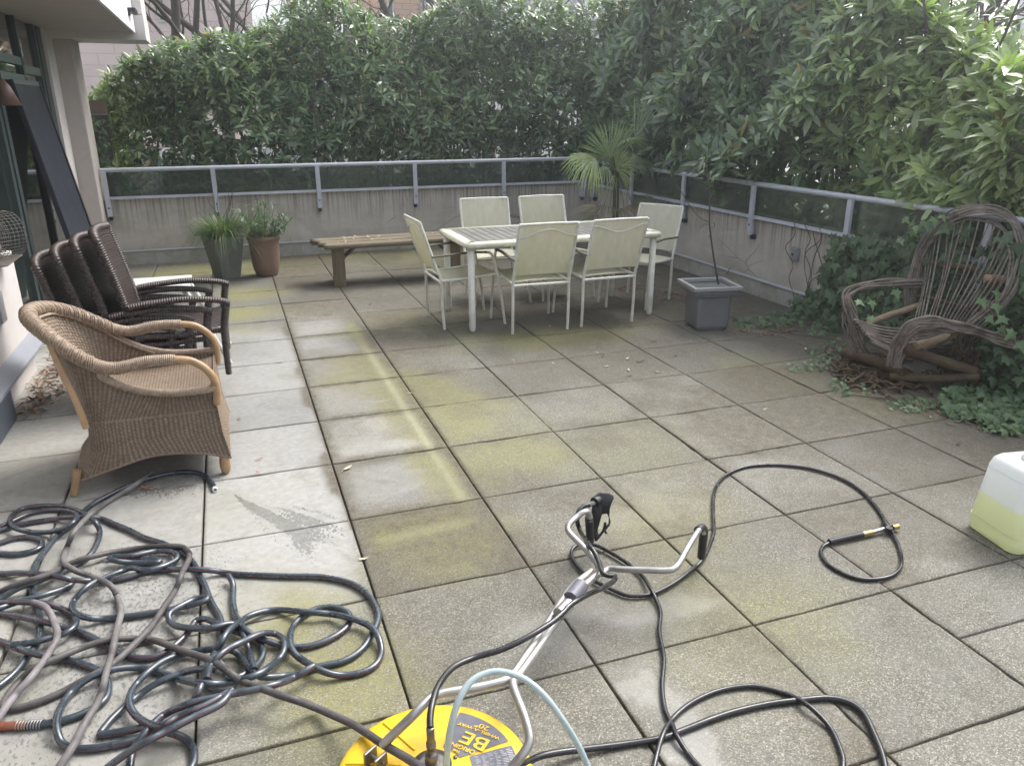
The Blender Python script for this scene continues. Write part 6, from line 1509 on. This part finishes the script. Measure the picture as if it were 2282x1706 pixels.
# ---------------------------------------------------------------- black pressure hose
F3 = lambda x, y: (1482+x/2.1875, 950+y/2.1875)
def F3p(x, y, z=.009): return G(*F3(x, y), z)
bh = wroot('pressure_hose', (1.6, -1.6, 0), 'long glossy black pressure hose looping behind the handlebars and out of the picture', 'hose')
A_ = [D2p(1090, 1690, .10), D2p(1180, 1640, .07), D2p(1300, 1590, .04), D2p(1500, 1560, .02), D2p(1750, 1530, .009), D2p(1960, 1495, .009), F3p(100, 1475), F3p(300, 1400), F3p(500, 1352), F3p(680, 1330), F3p(800, 1322), F3p(900, 1345), F3p(970, 1400), F3p(1020, 1500), F3p(1060, 1600), F3p(1085, 1720)]
L_a = [E5p(600, 1240, .012), E5p(700, 1290, .01), E5p(850, 1350, .01), E5p(1000, 1360, .01), E5p(1200, 1330, .01), E5p(1450, 1200, .01), E5p(1650, 1050, .01), E5p(1800, 910, .012), E5p(1900, 700, .01), E5p(1935, 550, .01), E5p(1925, 350, .009), E5p(1930, 150, .009), E5p(1975, 0, .009)]
L_a += [F3p(300, 235), F3p(380, 200), F3p(480, 187), F3p(600, 190), F3p(720, 208), F3p(850, 250), F3p(950, 308), F3p(1020, 380), F3p(1068, 450), F3p(1110, 520, .012), F3p(1145, 600), F3p(1150, 680), F3p(1100, 728), F3p(1000, 745), F3p(900, 728), F3p(800, 675), F3p(762, 620), F3p(775, 580), F3p(830, 558, .013), F3p(900, 540, .014), F3p(960, 527, .015)]
L_b = [E5p(560, 1225, .012), E5p(420, 1150, .011), E5p(300, 1040, .01), E5p(210, 920, .01), E5p(185, 820, .01), E5p(230, 755, .012), E5p(340, 725, .014), E5p(500, 745, .014), E5p(700, 850, .012), E5p(900, 980, .012), E5p(1050, 1110, .012), E5p(1150, 1260, .022), E5p(1230, 1420, .012), E5p(1280, 1570, .01)]
L_b += [D2p(1940, 900, .01), D2p(1965, 1050, .01), D2p(1955, 1200, .01), D2p(1970, 1330, .01), D2p(2010, 1420, .012), F3p(60, 1510, .02), F3p(110, 1590), F3p(170, 1660), F3p(300, 1780), F3p(600, 1860), F3p(820, 1780), F3p(868, 1650), F3p(850, 1560), F3p(800, 1460), F3p(700, 1360, .022), F3p(600, 1305), F3p(480, 1270), F3p(380, 1265), F3p(250, 1290), F3p(130, 1345), F3p(40, 1420), F3p(-10, 1500, .02), F3p(-45, 1620), F3p(-70, 1760)]
for nm, pts, r_ in (('hose_line', L_a, .0078), ('hose_line', L_b, .0078), ('hose_line', A_, .0098)):
    mb = MB(); mb.tube(resample(spline(pts, 8), .01), r_, 12); mb.build(nm, M_BLK, bh)
M_BRS = simple('brass', (.52, .38, .14), .3, .85, var=.15, scale=40)
mb = MB(); q = [F3p(800, 562, .015), F3p(880, 543, .016), F3p(965, 525, .016)]; mb.tube(resample(spline(q, 6), .006), .0125, 12); mb.build('bend_guard', M_GRIP, bh)
mb = MB(); mb.tube([F3p(962, 526, .016), F3p(1010, 515, .016)], .0125, 8); mb.build('brass_fitting', M_BRS, bh)
mb = MB(); mb.tube([F3p(1110, 492, .018), F3p(1136, 487, .018)], .012, 8); mb.build('brass_fitting', M_BRS, bh)
mb = MB(); mb.tube([F3p(1010, 515, .016), F3p(1065, 500, .017)], .0095, 10); mb.build('steel_nipple', M_STEEL, bh)
mb = MB(); mb.tube([F3p(1068, 450, .014), F3p(1078, 480, .02), F3p(1090, 495, .02), F3p(1108, 520, .014)], [.008, .013, .013, .008], 10)
c_ = F3p(1092, 492, .034); mb.lathe([(.008, -.008), (.015, -.008), (.016, -.002), (.012, .002), (.008, -.002)], c=c_, seg=20); mb.build('valve', M_GRIP, bh)

# ================================================================ jug

def mat_jug():
    n = NT('jug_plastic', .35, .5); co = n.coord(); z = n.xyz(co)[2]
    m = n.ramp(n.math('ADD', z, n.math('MULTIPLY', n.noise(co, 5, 2), .012)), [(.178, 1.0), (.190, 0.0)])
    c = n.mix(m, (.88, .90, .92), (.86, .89, .58)); n.base(c)
    tl = n.n.new('ShaderNodeBsdfTranslucent'); n.l.new(c, tl.inputs[0]); mx = n.n.new('ShaderNodeMixShader'); mx.inputs[0].default_value = .5
    n.l.new(n.b.outputs[0], mx.inputs[1]); n.l.new(tl.outputs[0], mx.inputs[2]); n.l.new(mx.outputs[0], n.n['Material Output'].inputs[0]); return n.m, n
J6 = lambda x, y: (2080+x/5.515, 960+y/5.513)
b1 = G(*J6(425, 1180)); b2 = G(*J6(900, 1510)); 
ja = math.atan2(b2[1]-b1[1], b2[0]-b1[0])
ex = V(cos(ja), sin(ja), 0); ey = V(-sin(ja), cos(ja), 0)      # ex: near-left bottom edge direction; body lies to +ey
if ey @ V(1, 0, 0) < 0: ey = -ey
edge_L = np.linalg.norm(b2-b1)
W_, D__ = .27, .27; c_j = (b1+b2)/2+ey*(D__/2)+ex*.0
ht = OY(*J6(600, 230), b1[1]+.02)[2]
jg = wroot('jug', tuple(c_j), 'translucent white jug half filled with yellow green liquid at the right edge', 'jug')
Mj = Matrix.Translation(Vector(c_j)) @ Matrix.Rotation(ja, 4, 'Z')
H_ = .335
def rrect(w, d, rc, z, n=8):
    q = []
    for cx, cy, a0 in ((1, 1, 0), (-1, 1, 90), (-1, -1, 180), (1, -1, 270)):
        for a in np.linspace(a0, a0+90, n): q.append((cx*(w/2-rc)+rc*cos(RAD(a)), cy*(d/2-rc)+rc*sin(RAD(a)), z))
    return q
def skin(levels, M, mb):
    P = []; k = len(levels[0])
    for l in levels: P += l
    P = np.array([(M @ Vector(p))[:] for p in P]); F = [(i*k+j, i*k+(j+1) % k, (i+1)*k+(j+1) % k, (i+1)*k+j) for i in range(len(levels)-1) for j in range(k)]
    F += [tuple(range(k))[::-1], tuple((len(levels)-1)*k+j for j in range(k))]; mb.add(P, F)
mj, nj = mat_jug()
lv = [rrect(W_-.04, D__-.04, .03, 0), rrect(W_-.012, D__-.012, .04, .006), rrect(W_, D__, .045, .03), rrect(W_, D__, .045, .068), rrect(W_-.006, D__-.006, .045, .074), rrect(W_-.002, D__-.002, .045, .082), rrect(W_-.02, D__-.02, .045, .20), rrect(W_-.035, D__-.035, .045, .305), rrect(W_-.05, D__-.05, .045, .335), rrect(W_-.08, D__-.08, .04, .350), rrect(W_-.13, D__-.13, .03, .347)]
mb = MB(); skin(lv, Mj, mb); mb.build('body', mj, jg)
mb = MB(); mb.tube([(Mj @ Vector(p))[:] for p in rrect(W_+.001, D__+.001, .045, .071)], .0022, 6, closed=True); mb.build('seam', mj, jg)
mb = MB(); mb.tube([(Mj @ Vector(p))[:] for p in rrect(W_-.036, D__-.036, .045, .300)], .0022, 6, closed=True); mb.build('seam', mj, jg)
M_JW = simple('jug_white', (.80, .82, .85), .35, var=.02)
mb = MB(); c2 = (Mj @ Vector((-.02, .01, .347)))[:]; mb.lathe([(.036, 0), (.038, .012), (.030, .016), (.030, .03), (.026, .034), (0, .034)], c=c2, seg=28); mb.build('cap', M_JW, jg)
mb = MB(); mb.tube(spline([(Mj @ Vector(p))[:] for p in ((.03, -.05, .343), (.05, -.02, .370), (.055, .04, .373), (.04, .09, .343))], 6), .013, 10); mb.build('handle', M_JW, jg)
mb = MB(); p = Vector(c2)+Vector((-.01, -.02, .037)); mb.tube([p[:], (p+Vector((-.02, 0, .004)))[:], (p+Vector((.012, .004, .006)))[:], (p+Vector((.02, -.012, .002)))[:]], .0035, 6); mb.build('wet_leaf_scrap', M_BARK, jg)

# ================================================================ fallen leaves
M_DRY = simple('dry_leaf', (.25, .165, .105), .7, var=.4, scale=20); M_RUST = simple('rusty_leaf', (.36, .13, .065), .6, var=.4, scale=40); M_DRY2 = simple('pale_dry_leaf', (.56, .46, .32), .65, var=.25, scale=20); M_DRY3 = simple('dark_wet_leaf', (.07, .04, .028), .4, var=.4)
rg = np.random.default_rng(55)
def dry_leaf(u, v, mat, s, label, group='fallen leaves on the paving'):
    p = G(u, v, .0); n_ = 7; a = rg.random()*2*PI; P = []; cu = rg.uniform(.2, .7); 
    for t in np.linspace(-1, 1, n_):
        w_ = .34*(1-t*t)**.6+.02; zz_ = .004+s*cu*.35*t*t
        for k in (-1, 0, 1): P.append((t*s, k*w_*s*(1-.3*cu), zz_+abs(k)*s*cu*.28+rg.normal(0, s*.02)))
    P = np.array(P); R2 = np.array([[cos(a), -sin(a)], [sin(a), cos(a)]]); P[:, :2] = P[:, :2] @ R2.T
    F = [(i*3+k, i*3+k+1, (i+1)*3+k+1, (i+1)*3+k) for i in range(n_-1) for k in (0, 1)]
    # stem
    mb = MB(); mb.add(P, F); e_ = P[(n_-1)*3+1]; d_ = V(*(R2 @ V(1, .2)), 0); mb.tube([e_, e_+d_*s*.35, e_+d_*s*.6+V(0, 0, -.003)], s*.035, 4)
    o = mb.build('fallen_leaf', mat); o.location = p; tag(o, label, 'leaf', group); return o
Q = lambda x, y: (x*1.0317, y*1.0317)
named = [((516, 905), 0, .016, 'small rusty leaf on the pale slab right of the rattan armchair'), ((560, 992), 0, .017, 'curled reddish leaf on the pale slab beyond the open hose end'), ((556, 1022), 0, .014, 'crumbled leaf on the seam right of the open hose end'),
         ((752, 1012), 1, .030, 'long pale twig like leaf on the stained second column of slabs'), ((786, 1208), 1, .020, 'pale crumpled leaf on the seam beyond the big hose loop'), ((886, 850), 1, .020, 'pale curled leaf on the seam beside the yellow stain line'),
         ((318, 1055), 0, .030, 'rust brown leaf scrap in the water under the rattan armchair'), ((1413, 1258), 1, .006, 'tiny pale crumb on the slab by the handlebars')]
for (p, k, s, l) in named: dry_leaf(*Q(*p), (M_RUST, M_DRY2, M_DRY3)[k], s, l)
many = [(1188, 705, 1, .02), (1290, 762, 1, .018), (1302, 770, 2, .022), (1355, 775, 1, .026), (1382, 782, 2, .028), (1420, 805, 1, .022), (1358, 800, 1, .022), (1360, 812, 0, .022), (1310, 792, 1, .022), (1200, 706, 2, .018), (1410, 738, 2, .02), (1480, 760, 0, .02), (1740, 755, 1, .028), (1750, 762, 1, .018), (1110, 780, 1, .016), (800, 658, 2, .02), (830, 662, 2, .014), (1652, 885, 1, .018), (2060, 845, 1, .02), (2070, 960, 2, .018), (2010, 902, 1, .014), (1195, 786, 1, .018), (1100, 735, 1, .012), (1452, 690, 0, .018), (1460, 770, 2, .014), (2052, 918, 0, .022), (2068, 912, 0, .024), (2090, 915, 0, .022), (2115, 925, 0, .024), (2140, 930, 0, .02), (2160, 935, 0, .024), (2190, 942, 0, .03)]
for i, (x, y, k, s) in enumerate(many): dry_leaf(*Q(x, y), (M_DRY, M_DRY2, M_DRY3)[k], s, ('small dry curled leaf lying on the paving, one of the scattered ones', 'small dry curled leaf lying on the paving, one of the scattered ones', 'small dry curled leaf lying on the paving, one of the scattered ones')[k])
# leaf litter heaps
def litter(pts, n, label, mats=(M_DRY, M_DRY3), s=(.012, .030), hz=.03):
    mb = MB(); pts = np.array(pts)
    for i in range(n):
        k = rg.integers(0, len(pts)); c = pts[k]+rg.normal(0, 1, 3)*V(.05, .05, 0); c[2] = rg.uniform(.004, hz); a = rg.random()*2*PI; L_ = rg.uniform(*s); t1 = V(cos(a), sin(a), rg.normal(0, .3))*L_; t2 = V(-sin(a), cos(a), rg.normal(0, .3))*L_*.4
        mb.add([c-t1, c+t2+V(0, 0, L_*.2), c+t1, c-t2+V(0, 0, L_*.15)], [(0, 1, 2), (0, 2, 3)], smooth=False)
    return tag(mb.build('leaf_litter', mats[0]), label, 'leaf litter', kind='stuff')
litter([(-.99+rg.normal(0, .03), y, 0) for y in np.linspace(1.30, 2.6, 24)], 420, 'dry brown leaf litter banked against the low wall on the left')
litter([G(*Q(x, y)) for x, y in [(1400, 625), (1430, 632), (1460, 636), (1480, 645), (1500, 640), (1440, 645), (1370, 615), (1340, 625)]], 420, 'brown leaf litter gathered in front of the right wall behind the dining table', s=(.010, .022), hz=.015)
litter([G(*Q(x, y)) for x, y in [(1600, 715), (1650, 720), (1700, 712), (1760, 700), (1790, 760), (1850, 780), (1900, 850), (2000, 880), (2100, 900)]], 260, 'thin brown leaf litter under the ivy trails on the right', s=(.010, .022), hz=.012)
# ================================================================ thin volume added for a milky glow like lens glare
hz_m = bpy.data.materials.new('glare_haze'); hz_m.use_nodes = True; nt = hz_m.node_tree
for nd in list(nt.nodes):
    if nd.type == 'BSDF_PRINCIPLED': nt.nodes.remove(nd)
vol = nt.nodes.new('ShaderNodeVolumePrincipled'); vol.inputs['Color'].default_value = (.93, .96, 1.0, 1); vol.inputs['Density'].default_value = HAZE; vol.inputs['Anisotropy'].default_value = HAZE_G
nt.links.new(vol.outputs[0], nt.nodes['Material Output'].inputs['Volume'])
mb = MB(); mb.box((-30, -12, -2.4), (44, 34, 13.5)); o = mb.build('glare_haze', hz_m); tag(o, kind='stuff');
